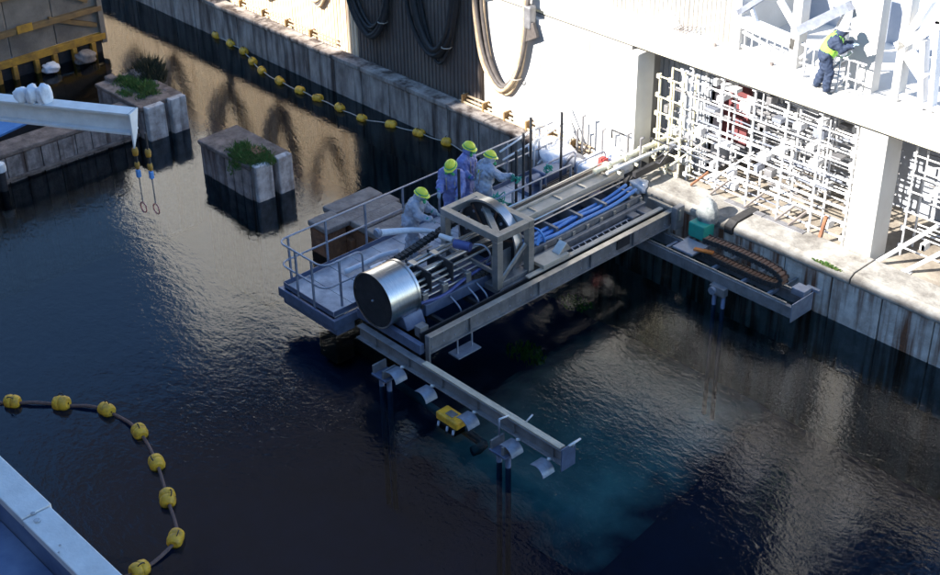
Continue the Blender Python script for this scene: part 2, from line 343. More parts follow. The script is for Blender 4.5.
def tuft(name, c, rx, ry, n_, h, m, z0, label, cat):
    b = MB()
    for _ in range(n_):
        a = rnd(0, 6.283); q = math.sqrt(random.random()); x = c[0] + rx * q * math.cos(a); y = c[1] + ry * q * math.sin(a)
        hh = h * rnd(0.5, 1.1) * (1.15 - q * 0.7); w = rnd(0.012, 0.03); b_ = rnd(0, 6.283); lx, ly = rnd(-.5, .5) * hh, rnd(-.5, .5) * hh
        dx, dy = w * math.cos(b_), w * math.sin(b_)
        b.quad((x - dx, y - dy, z0), (x + dx, y + dy, z0), (x + lx * .5 + dx * .7, y + ly * .5 + dy * .7, z0 + hh * .65), (x + lx, y + ly, z0 + hh), (x + lx * .5 - dx * .7, y + ly * .5 - dy * .7, z0 + hh * .65))
    return tag(stuff(b.build(name, m)), label, cat)
def patchy(cx_, cy_, spread, lab, seed):
    """uneven grass: many small tufts of different height in one patch"""
    rg_ = random.Random(seed); b = MB()
    for _ in range(34):
        a = rg_.uniform(0, 6.283); r_ = rg_.random() ** .6; ux, uy = cx_ + spread[0] * r_ * math.cos(a), cy_ + spread[1] * r_ * math.sin(a); hh0 = rg_.uniform(.08, .30) * (1.2 - .6 * r_)
        for _ in range(110):
            x = ux + rg_.gauss(0, .085); y = uy + rg_.gauss(0, .075); hh = hh0 * rg_.uniform(.4, 1.1); w = rg_.uniform(.008, .02); t_ = rg_.uniform(0, 6.28); lx, ly = rg_.uniform(-.7, .7) * hh, rg_.uniform(-.7, .7) * hh
            dx, dy = w * math.cos(t_), w * math.sin(t_); z0 = .93 if y > cy_lim(lab) else .93 - (cy_lim(lab) - y) * 1.6
            b.quad((x - dx, y - dy, z0), (x + dx, y + dy, z0), (x + lx * .5 + dx * .7, y + ly * .5 + dy * .7, z0 + hh * .65), (x + lx, y + ly, z0 + hh), (x + lx * .5 - dx * .7, y + ly * .5 - dy * .7, z0 + hh * .65))
    return tag(stuff(b.build('grass', 'grass_green')), lab, 'grass')
def cy_lim(lab): return -5.82
patchy(-7.25, -5.42, (.72, .42), 'bright green grass on top of the lone pier', 3)
patchy(-12.9, -5.2, (1.0, .45), 'bright green grass on the pier head by the planked wall', 4)
tuft('weeds', (-13.6, -4.4, 0), 0.55, 0.45, 1500, 0.75, 'weed_dark', 0.8, 'dark dry weeds behind the grassy pier head', 'weeds')
tuft('moss', (6.3, 0.0, 0), 0.42, 0.06, 500, 0.07, 'grass_green', 1.2, 'strip of green moss along the quay edge', 'moss')

# ------------------------------------------------------------------ buildings on the quay
FY = 0.52      # front of the low wall
ib = thing('intake_building', 'long low sunlit building along the quay with tan wall panels', 'building', (-15, 4, 1.06))
def wall_panel(x0, x1, z0, z1, y, m, parent, rib=0.145, depth=0.03):
    """clad panel with upright ribs"""
    poly = [(x0, y + 0.3)]; n_ = max(1, round((x1 - x0) / rib)); w = (x1 - x0) / n_
    poly = []
    for i in range(n_):
        a = x0 + i * w
        poly += [(a, y), (a + w * .60, y), (a + w * .68, y + depth), (a + w * .92, y + depth)]
    poly += [(x1, y), (x1, y + 0.12), (x0, y + 0.12)]
    return MB().prism([(px_, py_, z0) for px_, py_ in poly], (0, 0, z1 - z0)).build('wall_panel', m, parent)
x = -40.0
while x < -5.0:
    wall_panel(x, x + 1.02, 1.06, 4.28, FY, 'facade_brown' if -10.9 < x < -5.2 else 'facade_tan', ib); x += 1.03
for x0, x1 in ((-4.87, -2.84), (-2.82, -1.2), (-1.18, 0.32)):
    MB().box((x0, FY, 1.06), (x1, FY + 0.62, 4.12)).build('wall_block', 'facade_white', ib, bevel=0.015)
MB().box((-40, FY + 0.15, 1.06), (0.0, 14, 4.2)).build('core', 'building_concrete', ib)
# header beam carrying on over the open bays
hb = MB().box((-40, 0.60, 4.33), (16, 1.05, 4.76)).build('header_beam', 'facade_white', ib, bevel=0.02)
MB().box((-40, 0.66, 4.24), (16, 0.78, 4.33)).build('drip_strip', 'cream_paint', ib)
MB().box((-40, 0.70, 4.20), (16, 0.76, 4.245)).build('seam', 'steel_dark', ib)
MB().box((-40, 1.052, 4.34), (16, 6.0, 4.70)).build('floor_slab', 'facade_white', ib)
# upper storey set back: seen only in the water
MB().prism([(-33, 3.2, 5.0), (-6, 3.2, 5.0), (-6, 3.2, 7), (-13, 3.2, 8), (-16, 3.2, 13.5), (-22, 3.2, 14.5), (-25, 3.2, 17.5), (-33, 3.2, 11)], (0, 12, 0)).build('upper_wall', 'upper_wall', ib)
# white column and bays to the right
bays = thing('bay_frame', 'white steel and concrete frame of the open bays beside the white wall', 'building', (5, 2, 1.06))
for x0 in (6.10, 12.2):
    MB().box((x0, 0.86, 1.06), (x0 + 0.66, 1.5, 4.2)).build('column', 'facade_white', bays, bevel=0.02)
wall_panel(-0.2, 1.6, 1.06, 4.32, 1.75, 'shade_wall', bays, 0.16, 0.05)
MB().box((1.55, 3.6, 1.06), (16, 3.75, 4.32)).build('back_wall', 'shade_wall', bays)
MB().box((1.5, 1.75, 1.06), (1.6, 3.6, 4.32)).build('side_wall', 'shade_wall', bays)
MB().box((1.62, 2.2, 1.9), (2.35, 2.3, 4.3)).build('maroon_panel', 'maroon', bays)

# ------------------------------------------------------------------ building behind the camera (casts the shade on the dock)
tb = thing('turbine_building', 'tall concrete building whose roof edge shades the dock', 'building', (10, -40, 0))
MB().box((-70, -60, -3.3), (110, -23.62, 16.35)).build('block', 'building_concrete', tb)
def sh(xf, zf, yb=-24.2):      # point on the roof that shades facade point (xf, FY, zf)
    k = (yb - FY) / SUN.y; return Vector((xf + SUN.x * k, yb, zf + SUN.z * k))
poly = [sh(-10.6, 0.2), sh(-5.6, 0.2), sh(-5.4, 1.55), sh(-5.0, 1.7), sh(-5.15, 2.3), sh(-4.95, 2.9), sh(-5.05, 4.0), sh(-4.95, 4.3), sh(-4.6, 6.5), sh(-10.6, 6.5)]
MB().prism(poly, (0, -0.4, 0)).build('shade_panel', 'building_concrete', tb)  # added thin panel, outline worked back from the wanted facade shadow
# far dark hall; unseen block added above to darken the water reflection
dh = thing('dark_hall', 'tall dark clad hall behind the low quay building', 'building', (-14, 30, 1.06))
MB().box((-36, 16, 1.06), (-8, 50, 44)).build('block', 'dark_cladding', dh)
MB().prism([(-52, 5.5, 40), (-40, 5.5, 31.5), (-33, 5.5, 27.5), (-24, 5.5, 22), (-18, 5.5, 17), (-7, 5.5, 17), (-7, 5.5, 46), (-54, 5.5, 52)], (0, 10.4, 0)).build('reflection_blocker', 'dark_cladding', dh)

# ================================================================== FLOAT BOOMS
def boom(name, label, pts, tilt, r, rope, rm):
    t = thing(name, label, 'float line', pts[0])
    path = smooth_path(pts, 6)
    MB().tube([(p.x, p.y, 0.035 + 0.02 * math.sin(i * 0.9)) for i, p in enumerate(path)], rope, 7).build('rope', rm, t, smooth=True)
    for i, p in enumerate(pts[1:-1] if len(pts) > 3 else pts):
        k = pts.index(p); a = Vector(pts[max(0, k - 1)]); b = Vector(pts[min(len(pts) - 1, k + 1)]); d = (b - a); an = math.atan2(d.y, d.x) + rnd(-.15, .15)
        m = MB(); L = r * 1.12
        prof = [(0.02, -L), (r * .62, -L), (r * .90, -L * .78), (r, -L * .35), (r * .985, -0.02), (r * .90, 0.0), (r * .985, 0.02), (r, L * .35), (r * .90, L * .78), (r * .62, L), (0.02, L)]
        m.lathe((0, 0, 0), prof, 'X', 14)
        f = m.build('float', 'float_yellow', t, smooth='auto', local=True)
        f.location = Vector(p) - t.location + Vector((0, 0, r * rnd(.2, .5))); f.rotation_euler = (rnd(-.5, .5), rnd(-.22, .22), an + rnd(-.2, .2)); f.scale = (rnd(.9, 1.1), rnd(.92, 1.05), rnd(.92, 1.05))
        h_ = MB().tube(arc((0, 0, r * .85), r * .45, 0, math.pi, 8), 0.012, 5)
        h_.build('handle', 'steel_dark', f, smooth=True, local=True)
    return t
npx = [(-45, 402), (13, 404), (62, 406), (107, 412), (140, 434), (157, 465), (168, 501), (176, 541), (140, 572), (95, 590)]
boom('float_boom', 'curved brown rope strung with yellow floats on the dark water', [tuple(at(*p, z=0)) for p in npx], 0, 0.155, 0.035, 'rope_brown')
fpx = [(190, 22), (217, 37), (231, 45), (244, 53), (253, 63), (262, 72), (280, 83), (300, 92), (318, 100), (340, 110), (362, 119.5), (391, 126), (419, 134.5), (447, 144), (470, 156)]
boom('float_boom', 'pale rope strung with small yellow floats along the quay wall', [tuple(at(*p, z=0)) for p in fpx], 0, 0.135, 0.018, 'rope_pale')

# ================================================================== ACCESS PLATFORM
DZ = 0.95
X0, X1, YN, YF = -1.60, 0.22, -8.62, 0.10
pf = thing('access_platform', 'railed steel access platform where the workers stand', 'platform', ((X0 + X1) / 2, -4.3, DZ))
for x in (X0, X1):
    MB().box((x - 0.05, YN, DZ - 0.24), (x + 0.05, YF, DZ - 0.04)).build('side_beam', 'steel_blue', pf, bevel=0.008)
MB().box((X0 - 0.06, YN - 0.06, DZ - 0.24), (X1 + 0.06, YN - 0.002, DZ - 0.03)).build('end_beam', 'steel_blue', pf, bevel=0.008)
MB().box((X0 - 0.02, YN + 0.02, DZ - 0.44), (X1 + 0.02, YN + 0.5, DZ - 0.25)).build('float_box', 'steel_blue', pf, bevel=0.02)
y = YN + 0.05
while y < YF - 0.3:
    w = 0.60; MB().box((X0 + 0.06, y, DZ - 0.035), (X1 - 0.06, y + w - 0.014, DZ + rnd(-0.004, 0.004))).build('deck_plate', 'deck_board', pf, bevel=0.006); y += w
for x in (X0 + 0.055, X1 - 0.055):
    MB().box((x - 0.006, YN + 0.03, DZ + 0.006), (x + 0.006, YF - 0.4 if x < 0 else -7.2, DZ + 0.12)).build('toe_board', 'steel_blue', pf)
MB().box((X0 + 0.06, YN + 0.01, DZ + 0.006), (X1 - 0.06, YN + 0.022, DZ + 0.12)).build('toe_board', 'steel_blue', pf)
for zr, nm in ((1.10, 'top_rail'), (0.56, 'mid_rail')):
    c = 0.22; z = DZ + zr; a, b = X0, X1 - 0.28
    path = [Vector((a, -0.3, z)), Vector((a, YN + c, z))] + arc((a + c, YN + c, z), c, math.pi, 1.5 * math.pi, 6, 'XY')[1:] + \
        [Vector((b - c, YN, z))] + arc((b - c, YN + c, z), c, 1.5 * math.pi, 2 * math.pi, 6, 'XY')[1:] + [Vector((b, -7.75, z))]
    if zr > 1: path += arc((b, -7.75, z - 0.16), 0.16, math.pi / 2, 0, 5, 'YZ')[1:] + [Vector((b, -7.59, DZ))]
    else: path += [Vector((b, -7.60, z))]
    MB().tube(path, 0.022, 8).build(nm, 'galvanised', pf, smooth=True)
for x, y in [(X0, yy) for yy in (-8.35, -7.35, -6.25, -5.15, -4.05, -2.95, -1.85, -0.75)] + [(-1.0, YN), (-0.45, YN), (X1 - 0.28, -8.2)]:
    MB().box((x - 0.02, y - 0.02, DZ - 0.2), (x + 0.02, y + 0.02, DZ + 1.09)).build('post', 'galvanised', pf)

# gear lying on the platform's near end
tag(MB().tube(smooth_path([(-0.95, -7.4, 1.06), (-0.9, -6.9, 1.08), (-0.95, -6.4, 1.05), (-0.8, -6.0, 1.07)]), 0.06, 8).build('wrapped_pipe', 'white_sheet', None, smooth=True), 'white wrapped pipe lying on the platform deck', 'pipe')
lb = thing('lance_bundle', 'bundle of thin metal lances lying along the platform deck', 'pipes', (-0.5, -6.3, 0.98))
for i in range(4):
    MB().tube([(-0.62 + 0.09 * i, -7.3 - 0.1 * i, 1.0 + 0.03 * i), (-0.75 + 0.09 * i, -5.3, 1.05)], 0.016, 6).build('lance', 'stainless_matt', lb, smooth=True)
def crumple(name, c, sx, sy_, sz, m, label, cat, parent=None, seed=0, k=3):
    """a crumpled wrapped bundle"""
    rg = random.Random(seed); import bmesh
    bm = bmesh.new(); bmesh.ops.create_icosphere(bm, subdivisions=k, radius=1)
    ph = [(rg.uniform(1, 5), rg.uniform(1, 5), rg.uniform(1, 5), rg.uniform(0, 6)) for _ in range(7)]
    me = bpy.data.meshes.new(name)
    for v in bm.verts:
        q = v.co; d = 1 + sum(0.055 * math.sin(a * q.x * 1.5 + b * q.y * 1.5 + c_ * q.z * 1.5 + e) for a, b, c_, e in ph)
        sg = lambda t: math.copysign(abs(t) ** 0.7, t)
        v.co = Vector((sg(q.x) * sx * d, sg(q.y) * sy_ * d, max(-sz, sg(q.z) * sz * d)))
    bm.to_mesh(me); bm.free(); me.materials.append(MATS[m]); o = bpy.data.objects.new(name, me); COL.objects.link(o)
    o.parent = parent; o.location = Vector(c) - (parent.location if parent else Vector()); me.polygons.foreach_set('use_smooth', [True] * len(me.polygons))
    if label: tag(o, label, cat)
    return o
crumple('wrapped_bundle', (-0.45, -6.75, 1.08), 0.18, 0.28, 0.11, 'white_sheet', 'white plastic bundle lying against the platform lances', 'bundle', seed=3)

# ================================================================== BRIDGE ON ITS TWO RAILS
# near rail: slender beam on legs standing in the water
RZ = 0.85
nr = thing('near_rail', 'long slender rail beam over open water with curved guard plates', 'rail', (3.7, -8.3, RZ))
MB().box((0.62, -8.37, RZ - 0.03), (6.50, -8.21, RZ)).build('top_flange', 'steel_grey', nr, bevel=0.006)
MB().box((2.62, -8.355, RZ + 0.003), (6.38, -8.215, RZ + 0.035)).build('running_board', 'rail_board', nr, bevel=0.006)
MB().box((0.64, -8.31, RZ - 0.26), (6.48, -8.27, RZ - 0.031)).build('web', 'steel_grey', nr)
MB().box((0.62, -8.41, RZ - 0.29), (6.50, -8.18, RZ - 0.261)).build('bottom_flange', 'steel_grey', nr, bevel=0.006)
for x in (1.2, 2.2, 3.2, 4.2, 5.2, 6.2):
    MB().box((x, -8.36, RZ - 0.26), (x + 0.015, -8.22, RZ - 0.032)).build('stiffener', 'steel_grey', nr)
MB().box((6.505, -8.46, RZ - 0.36), (6.53, -8.10, RZ + 0.14)).build('end_plate', 'steel_blue', nr, bevel=0.006)
MB().tube([(6.60, -8.36, RZ + 0.22), (6.60, -8.06, RZ + 0.22)], 0.022, 8).build('end_handle', 'white_paint', nr, smooth=True)
MB().tube([(6.55, -8.21, RZ + 0.1), (6.60, -8.21, RZ + 0.22)], 0.02, 8).build('handle_stem', 'white_paint', nr, smooth=True)
MB().tube([(5.35, -8.2, RZ - 0.02), (5.40, -8.06, RZ + 0.12)], 0.018, 6).build('stop_pin', 'white_paint', nr, smooth=True)
for gx in (2.12, 3.02, 4.22, 5.40, 6.20):
    pts = [(gx - 0.20, -8.43, RZ - 0.33), (gx - 0.12, -8.43, RZ - 0.31)]
    for i in range(8):                                   # curved sheet drooping along the rail
        a = 1.57 - 1.35 * i / 7; pts.append((gx - 0.06 + 0.20 * math.cos(a), -8.43, RZ - 0.53 + 0.23 * math.sin(a)))
    inner = [(p[0] - .012, p[1], p[2] - 0.014) for p in reversed(pts)]
    MB().prism(pts + inner, (0, -0.30, 0)).build('guard_plate', 'galvanised', nr, smooth='auto')
    MB().tube([(gx, -8.40, RZ - 0.28), (gx, -8.47, RZ - 0.24)], 0.03, 8).build('guard_bolt', 'white_paint', nr, smooth=True)
for lx in (1.78, 5.20):
    MB().box((lx - 0.22, -8.80, RZ - 0.55), (lx + 0.22, -8.42, RZ - 0.50)).build('bracket', 'steel_blue', nr, bevel=0.01)
    MB().box((lx - 0.20, -8.78, RZ - 0.50), (lx - 0.16, -8.44, RZ - 0.31)).build('bracket_web', 'steel_grey', nr)
    MB().box((lx + 0.10, -8.78, RZ - 0.50), (lx + 0.14, -8.44, RZ - 0.31)).build('bracket_web', 'steel_grey', nr)
    for dx in (-0.12, 0.12):
        MB().tube([(lx + dx, -8.62, RZ - 0.55), (lx + dx, -8.62, -3.1)], 0.055, 8).build('leg', 'steel_blue', nr, smooth=True)
MB().tube([(5.02, -8.56, RZ - 0.29), (5.02, -8.56, RZ + 0.08)], 0.02, 6).build('hanger', 'galvanised', nr, smooth=True)
MB().tube([(5.02, -8.56, RZ + 0.07), (5.02, -8.30, RZ + 0.02)], 0.02, 6).build('hanger', 'white_paint', nr, smooth=True)

# far rail: ladder frame hung along the quay wall
FZ = 0.75
fr_ = thing('quay_rail', 'double rail frame hung along the stained quay wall', 'rail', (4.5, -1.0, FZ))
for y0, m in ((-1.28, 'steel_grey'), (-0.72, 'steel_grey')):
    MB().box((0.3, y0 - 0.05, FZ - 0.27), (6.38, y0 + 0.05, FZ)).build('rail_beam', m, fr_, bevel=0.008)
    MB().box((2.2, y0 - 0.02, FZ + 0.003), (6.2, y0 + 0.02, FZ + 0.04)).build('running_strip', 'stainless_matt', fr_)
for x in (2.8, 3.35, 4.1, 4.9, 5.6):
    MB().box((x, -1.225, FZ - 0.12), (x + 0.07, -0.775, FZ - 0.04)).build('cross_tie', 'galvanised', fr_)
    MB().bar((x + 0.03, -0.67, FZ - 0.15), (x + 0.03, -0.07, FZ - 0.15), 0.06, 0.1).build('wall_bracket', 'steel_grey', fr_)
MB().box((6.385, -1.36, FZ - 0.34), (6.41, -0.6, FZ + 0.10)).build('end_plate', 'galvanised', fr_, bevel=0.006)
MB().box((6.05, -0.92, FZ + 0.045), (6.37, -0.64, FZ + 0.20)).build('end_stop', 'galvanised', fr_, bevel=0.01)
MB().box((6.20, -0.60, FZ + 0.10), (6.52, -0.52, FZ + 0.16)).build('end_lug', 'galvanised', fr_)
for dx in (-0.12, 0.12):
    MB().tube([(4.55 + dx, -1.38, FZ - 0.25), (4.55 + dx, -1.38, -3.1)], 0.05, 8).build('leg', 'steel_blue', fr_, smooth=True)
MB().box((4.35, -1.50, FZ - 0.42), (4.75, -1.335, FZ - 0.22)).build('bracket', 'steel_grey', fr_, bevel=0.01)
MB().lathe((4.47, -1.52, FZ - 0.32), [(0.0, -0.05), (0.09, -0.05), (0.09, 0.02), (0.0, 0.02)], 'Y', 14).build('roller', 'galvanised', fr_, smooth='auto')
# cable chain looped on the quay rail
def chain(name, path, w, h, step, m, parent, label=None, cat=None):
    """cable chain: separate links along a path, joined because each is only a few pixels"""
    P = smooth_path(path, 10); acc = 0; b = MB(); last = P[0]; nxt = 0
    for i in range(1, len(P)):
        seg = (P[i] - P[i - 1]).length; d = (P[i] - P[i - 1]).normalized()
        while nxt <= acc + seg:
            c = P[i - 1] + d * (nxt - acc); up_ = Vector((0, 0, 1)) if abs(d.z) < .95 else Vector((1, 0, 0))
            b.bar(c - d * step * .36, c + d * step * .36, w, h, up_); b.bar(c - d * step * .5, c + d * step * .5, w * .7, h * .55, up_)
            nxt += step
        acc += seg
    o = b.build(name, m, parent)
    if label: tag(o, label, cat)
    return o
ec = thing('cable_chain', 'brown and black cable chain looped over the quay rail', 'cable chain', (5, -0.95, FZ + 0.06))
cpts = [(3.75, -0.88, FZ + 0.42), (4.3, -0.88, FZ + 0.46), (5.1, -0.88, FZ + 0.46), (5.65, -0.88, FZ + 0.40), (5.82, -0.88, FZ + 0.25), (5.66, -0.88, FZ + 0.10), (5.1, -0.88, FZ + 0.06), (4.3, -0.88, FZ + 0.06), (3.7, -0.88, FZ + 0.06)]
chain('links', cpts, 0.20, 0.085, 0.10, 'chain_brown', ec)
chain('side_links', [(p[0], -0.99, p[2]) for p in cpts], 0.03, 0.12, 0.10, 'black_rubber', ec)
chain('side_links', [(p[0], -0.77, p[2]) for p in cpts], 0.03, 0.12, 0.10, 'black_rubber', ec)
# trolley with a sheeted coil at the quay edge
tr_ = thing('cable_trolley', 'sheet-wrapped cable trolley with teal panel at the quay edge', 'trolley', (3.4, -0.75, FZ))
MB().box((3.05, -1.22, FZ + 0.045), (3.62, -0.66, FZ + 0.10)).build('base', 'galvanised', tr_, bevel=0.01)
MB().box((2.98, -0.60, FZ + 0.1), (3.42, -0.2, FZ + 0.46)).build('teal_panel', 'teal_tape', tr_, bevel=0.03)
crumple('plastic_sheet', (3.22, -0.22, FZ + 0.62), 0.23, 0.19, 0.36, 'clear_sheet', None, None, tr_, seed=9)
for i in range(2):
    MB().tube(arc((3.14 + i * 0.05, -0.22, FZ + 0.70), 0.10, 0, 2 * math.pi, 16, 'YZ')[:-1], 0.02, 6, closed=True).build('orange_coil', 'orange', tr_, smooth=True)
MB().bar((3.5, -1.0, FZ + 0.12), (3.95, -0.9, FZ + 0.16), 0.10, 0.04).build('orange_plate', 'orange', tr_)

# bridge girders
br = thing('bridge', 'grey steel bridge girders spanning from near rail to quay rail', 'bridge crane', (1.6, -4.3, RZ))
GZ = 1.27
# outer girder: channel with wide top
MB().box((2.40, -8.02, 0.90), (2.43, -0.42, GZ - 0.02)).build('girder_web', 'steel_grey', br)
MB().box((2.36, -8.02, GZ - 0.02), (2.50, -0.42, GZ)).build('girder_flange', 'stainless_matt', br, bevel=0.004)
MB().box((2.30, -8.02, 0.875), (2.50, -0.42, 0.90)).build('girder_flange', 'steel_grey', br, bevel=0.004)
MB().box((2.14, -5.0, GZ - 0.03), (2.26, -0.62, GZ + 0.012)).build('inner_rail', 'tan_channel', br, bevel=0.006)
MB().box((2.18, -8.02, 0.92), (2.22, -0.62, GZ - 0.031)).build('inner_web', 'steel_dark', br)
MB().box((0.48, -8.02, 0.90), (0.60, -0.42, GZ - 0.06)).build('girder', 'steel_blue', br, bevel=0.006)
MB().box((1.70, -5.0, 0.92), (1.80, -0.7, GZ + 0.02)).build('inner_girder', 'steel_grey', br, bevel=0.006)
MB().box((2.40, -8.06, 0.62), (2.52, -8.024, GZ + 0.04)).build('girder_end', 'steel_grey', br, bevel=0.004)
MB().box((0.40, -8.18, 0.88), (2.38, -8.06, 1.10)).build('end_carriage', 'steel_blue', br, bevel=0.01)
MB().box((0.40, -0.70, 0.80), (2.36, -0.50, 1.05)).build('end_carriage', 'steel_grey', br, bevel=0.01)
MB().box((2.02, -8.0, 1.10), (2.20, -7.78, 1.34)).build('buffer_tube', 'steel_grey', br, bevel=0.01)
MB().box((2.52, -0.66, 0.86), (2.66, -0.36, 1.42)).build('end_cap', 'steel_grey', br, bevel=0.012)
MB().box((1.75, -0.60, 1.10), (2.70, -0.52, 1.36)).build('end_bracket', 'stainless_matt', br, bevel=0.01)
for x, y in ((1.95, -0.9), (1.85, -1.25)):
    MB().box((x - 0.18, y - 0.14, 1.10), (x + 0.16, y + 0.12, 1.22)).build('gear_box', 'steel_grey', br, bevel=0.02)
for y in (-7.2, -6.2, -5.2, -4.0, -2.8, -1.6):
    MB().box((0.605, y, 0.93), (2.175, y + 0.08, 1.03)).build('cross_beam', 'steel_dark', br)
for y in (-6.9, -4.9, -3.3, -1.9):
    MB().box((2.432, y, 0.902), (2.485, y + 0.014, GZ - 0.022)).build('stiffener', 'steel_grey', br)
MB().box((2.434, -2.42, 0.98), (2.46, -2.0, 1.2)).build('junction_plate', 'steel_dark', br)
# step hung under the girder
for y in (-7.25, -6.85):
    MB().bar((2.46, y, 0.87), (2.46, y, 0.52), 0.03, 0.03).build('step_hanger', 'galvanised', br)
MB().box((2.30, -7.36, 0.49), (2.62, -6.74, 0.52)).build('step', 'galvanised', br)
# toothed rack strip in the slot
MB().box((1.86, -3.6, 1.14), (1.90, -1.3, 1.16)).build('rack_bar', 'galvanised', br)
for i in range(11):
    y = -3.5 + i * 0.2; MB().bar((1.88, y, 1.165), (2.02, y, 1.12), 0.025, 0.012).build('rack_tooth', 'galvanised', br)
b_ = thing('pivot_block', 'small grey pivot block sitting on the girder beside the hoses', 'bracket', (2.0, -3.9, GZ))
MB().box((1.86, -4.55, GZ + 0.02), (2.26, -3.75, GZ + 0.11)).build('plate', 'tan_channel', b_, bevel=0.01)
MB().prism([(1.95, -4.0, GZ + 0.112), (1.95, -3.6, GZ + 0.112), (1.95, -3.75, GZ + 0.32)], (0.22, 0, 0)).build('cleat', 'stainless_matt', b_, bevel=0.01)

# ================================================================== MACHINE CARRIED BY THE BRIDGE
mc = thing('drum_machine', 'stainless drum machine with box cage and big ring on the bridge', 'machine', (1.1, -6.5, 1.03))
cx, cz, rd = 1.08, 1.62, 0.60
dr = MB().lathe((cx, 0, cz), [(rd - 0.015, -8.27), (rd, -8.26), (rd, -7.50), (rd - 0.02, -7.49)], 'Y', 48).build('drum', 'stainless', mc, smooth='auto')
MB().lathe((cx, 0, cz), [(0.0, -8.262), (rd - 0.016, -8.262), (rd - 0.016, -8.24)], 'Y', 48).build('drum_face', 'steel_dark', dr, smooth='auto')
MB().lathe((cx, 0, cz), [(rd + 0.012, -8.28), (rd + 0.012, -8.24), (rd + 0.001, -8.24)], 'Y', 48).build('drum_rim', 'stainless', dr, smooth='auto')
MB().lathe((cx, 0, cz), [(0.0, -7.492), (rd - 0.02, -7.492)], 'Y', 48).build('drum_back', 'steel_dark', dr)
MB().lathe((cx, 0, cz), [(rd + 0.012, -7.56), (rd + 0.012, -7.50), (rd - 0.03, -7.488)], 'Y', 48).build('drum_rim', 'stainless', dr, smooth='auto')
MB().tube([(cx, -8.30, cz), (cx, -8.255, cz)], 0.022, 8).build('centre_bolt', 'galvanised', dr, smooth=True)
MB().prism([(0.70, -7.95, 1.03), (1.75, -7.95, 1.03), (1.62, -7.95, 1.30), (0.84, -7.95, 1.30)], (0, 0.5, 0)).build('drum_cradle', 'steel_blue', mc, bevel=0.02)
for x, z, r_, m in ((0.72, 1.80, 0.045, 'stainless_matt'), (0.90, 1.86, 0.030, 'stainless'), (1.08, 1.74, 0.07, 'stainless'), (1.28, 1.70, 0.03, 'stainless_matt'), (0.98, 1.55, 0.05, 'steel_dark'), (1.40, 1.50, 0.022, 'stainless')):
    MB().tube([(x, -7.48, z), (x, -4.6, z)], r_, 10).build('rod', m, mc, smooth='auto')
for y in (-7.05, -6.45):
    MB().box((0.66, y, 1.44), (1.46, y + 0.05, 1.90)).build('rod_clamp', 'steel_dark', mc, bevel=0.02)
    MB().box((0.80, y - 0.05, 1.87), (1.0, y + 0.10, 1.93)).build('clamp_cap', 'stainless', mc, bevel=0.01)
MB().box((0.66, -7.45, 1.05), (1.56, -4.3, 1.22)).build('bed', 'steel_blue', mc, bevel=0.01)
MB().box((1.57, -7.35, 1.08), (1.64, -4.6, 1.34)).build('bed_side', 'steel_blue', mc, bevel=0.01)
chain('cable_chain', [(0.22, -7.3, 1.62), (0.20, -6.6, 1.68), (0.16, -5.9, 1.76), (0.12, -5.1, 1.84)], 0.16, 0.10, 0.11, 'black_rubber', mc)
chain('cable_chain', [(1.55, -5.9, 1.38), (1.62, -5.55, 1.42), (1.45, -5.15, 1.44), (1.05, -5.05, 1.46), (0.8, -5.3, 1.48)], 0.10, 0.10, 0.09, 'black_rubber', mc)
for i, (x, z) in enumerate(((1.30, 1.34), (1.46, 1.30), (1.56, 1.40))):
    MB().tube(smooth_path([(x, -7.45, z), (x + 0.04, -6.8, z - 0.05), (x - 0.05, -6.0, z + 0.04), (x - 0.1, -5.0, z + 0.05)]), 0.035, 8).build('violet_hose', 'violet_hose', mc, smooth=True)
for i, y in enumerate((-6.7, -6.2, -5.95)):
    MB().tube(smooth_path([(1.66, y, 1.30), (1.95, y - 0.02, 1.18), (2.05, y, 0.95)]), 0.02, 6).build('drain_hose', 'galvanised', mc, smooth=True)
# cage
CX0, CX1, CY0, CY1, CZ0, CZ1 = 0.43, 2.02, -5.68, -4.76, 1.20, 2.42
w = 0.16
for x, y in ((CX0, CY0), (CX1, CY0), (CX0, CY1), (CX1, CY1)):
    MB().box((x - w / 2, y - w / 2, CZ0), (x + w / 2, y + w / 2, CZ1 - w / 2 - 0.002)).build('cage_post', 'stainless_matt', mc, bevel=0.008)
for y in (CY0, CY1):
    MB().box((CX0 - w / 2, y - w / 2, CZ1 - w / 2), (CX1 + w / 2, y + w / 2, CZ1 + w / 2)).build('cage_beam', 'stainless_matt', mc, bevel=0.008)
for x in (CX0, CX1):
    MB().box((x - w / 2, CY0 + w / 2 + 0.002, CZ1 - w / 2), (x + w / 2, CY1 - w / 2 - 0.002, CZ1 + w / 2)).build('cage_beam', 'stainless_matt', mc, bevel=0.008)
MB().bar((CX0 + 0.25, CY1 - 0.06, CZ1), (CX1 - 0.08, CY0 + 0.07, CZ1), 0.13, 0.12).build('cage_brace', 'stainless_matt', mc, bevel=0.006)
MB().box((CX1 - 0.25, CY0 + 0.055, CZ0), (CX1 + 0.04, CY1 - 0.055, CZ0 + 0.12)).build('cage_foot', 'steel_grey', mc, bevel=0.01)
MB().box((0.30, CY0 - 0.02, CZ0 - 0.15), (CX1 + 0.1, CY1 + 0.02, CZ0 - 0.002)).build('cage_base', 'steel_grey', mc, bevel=0.01)
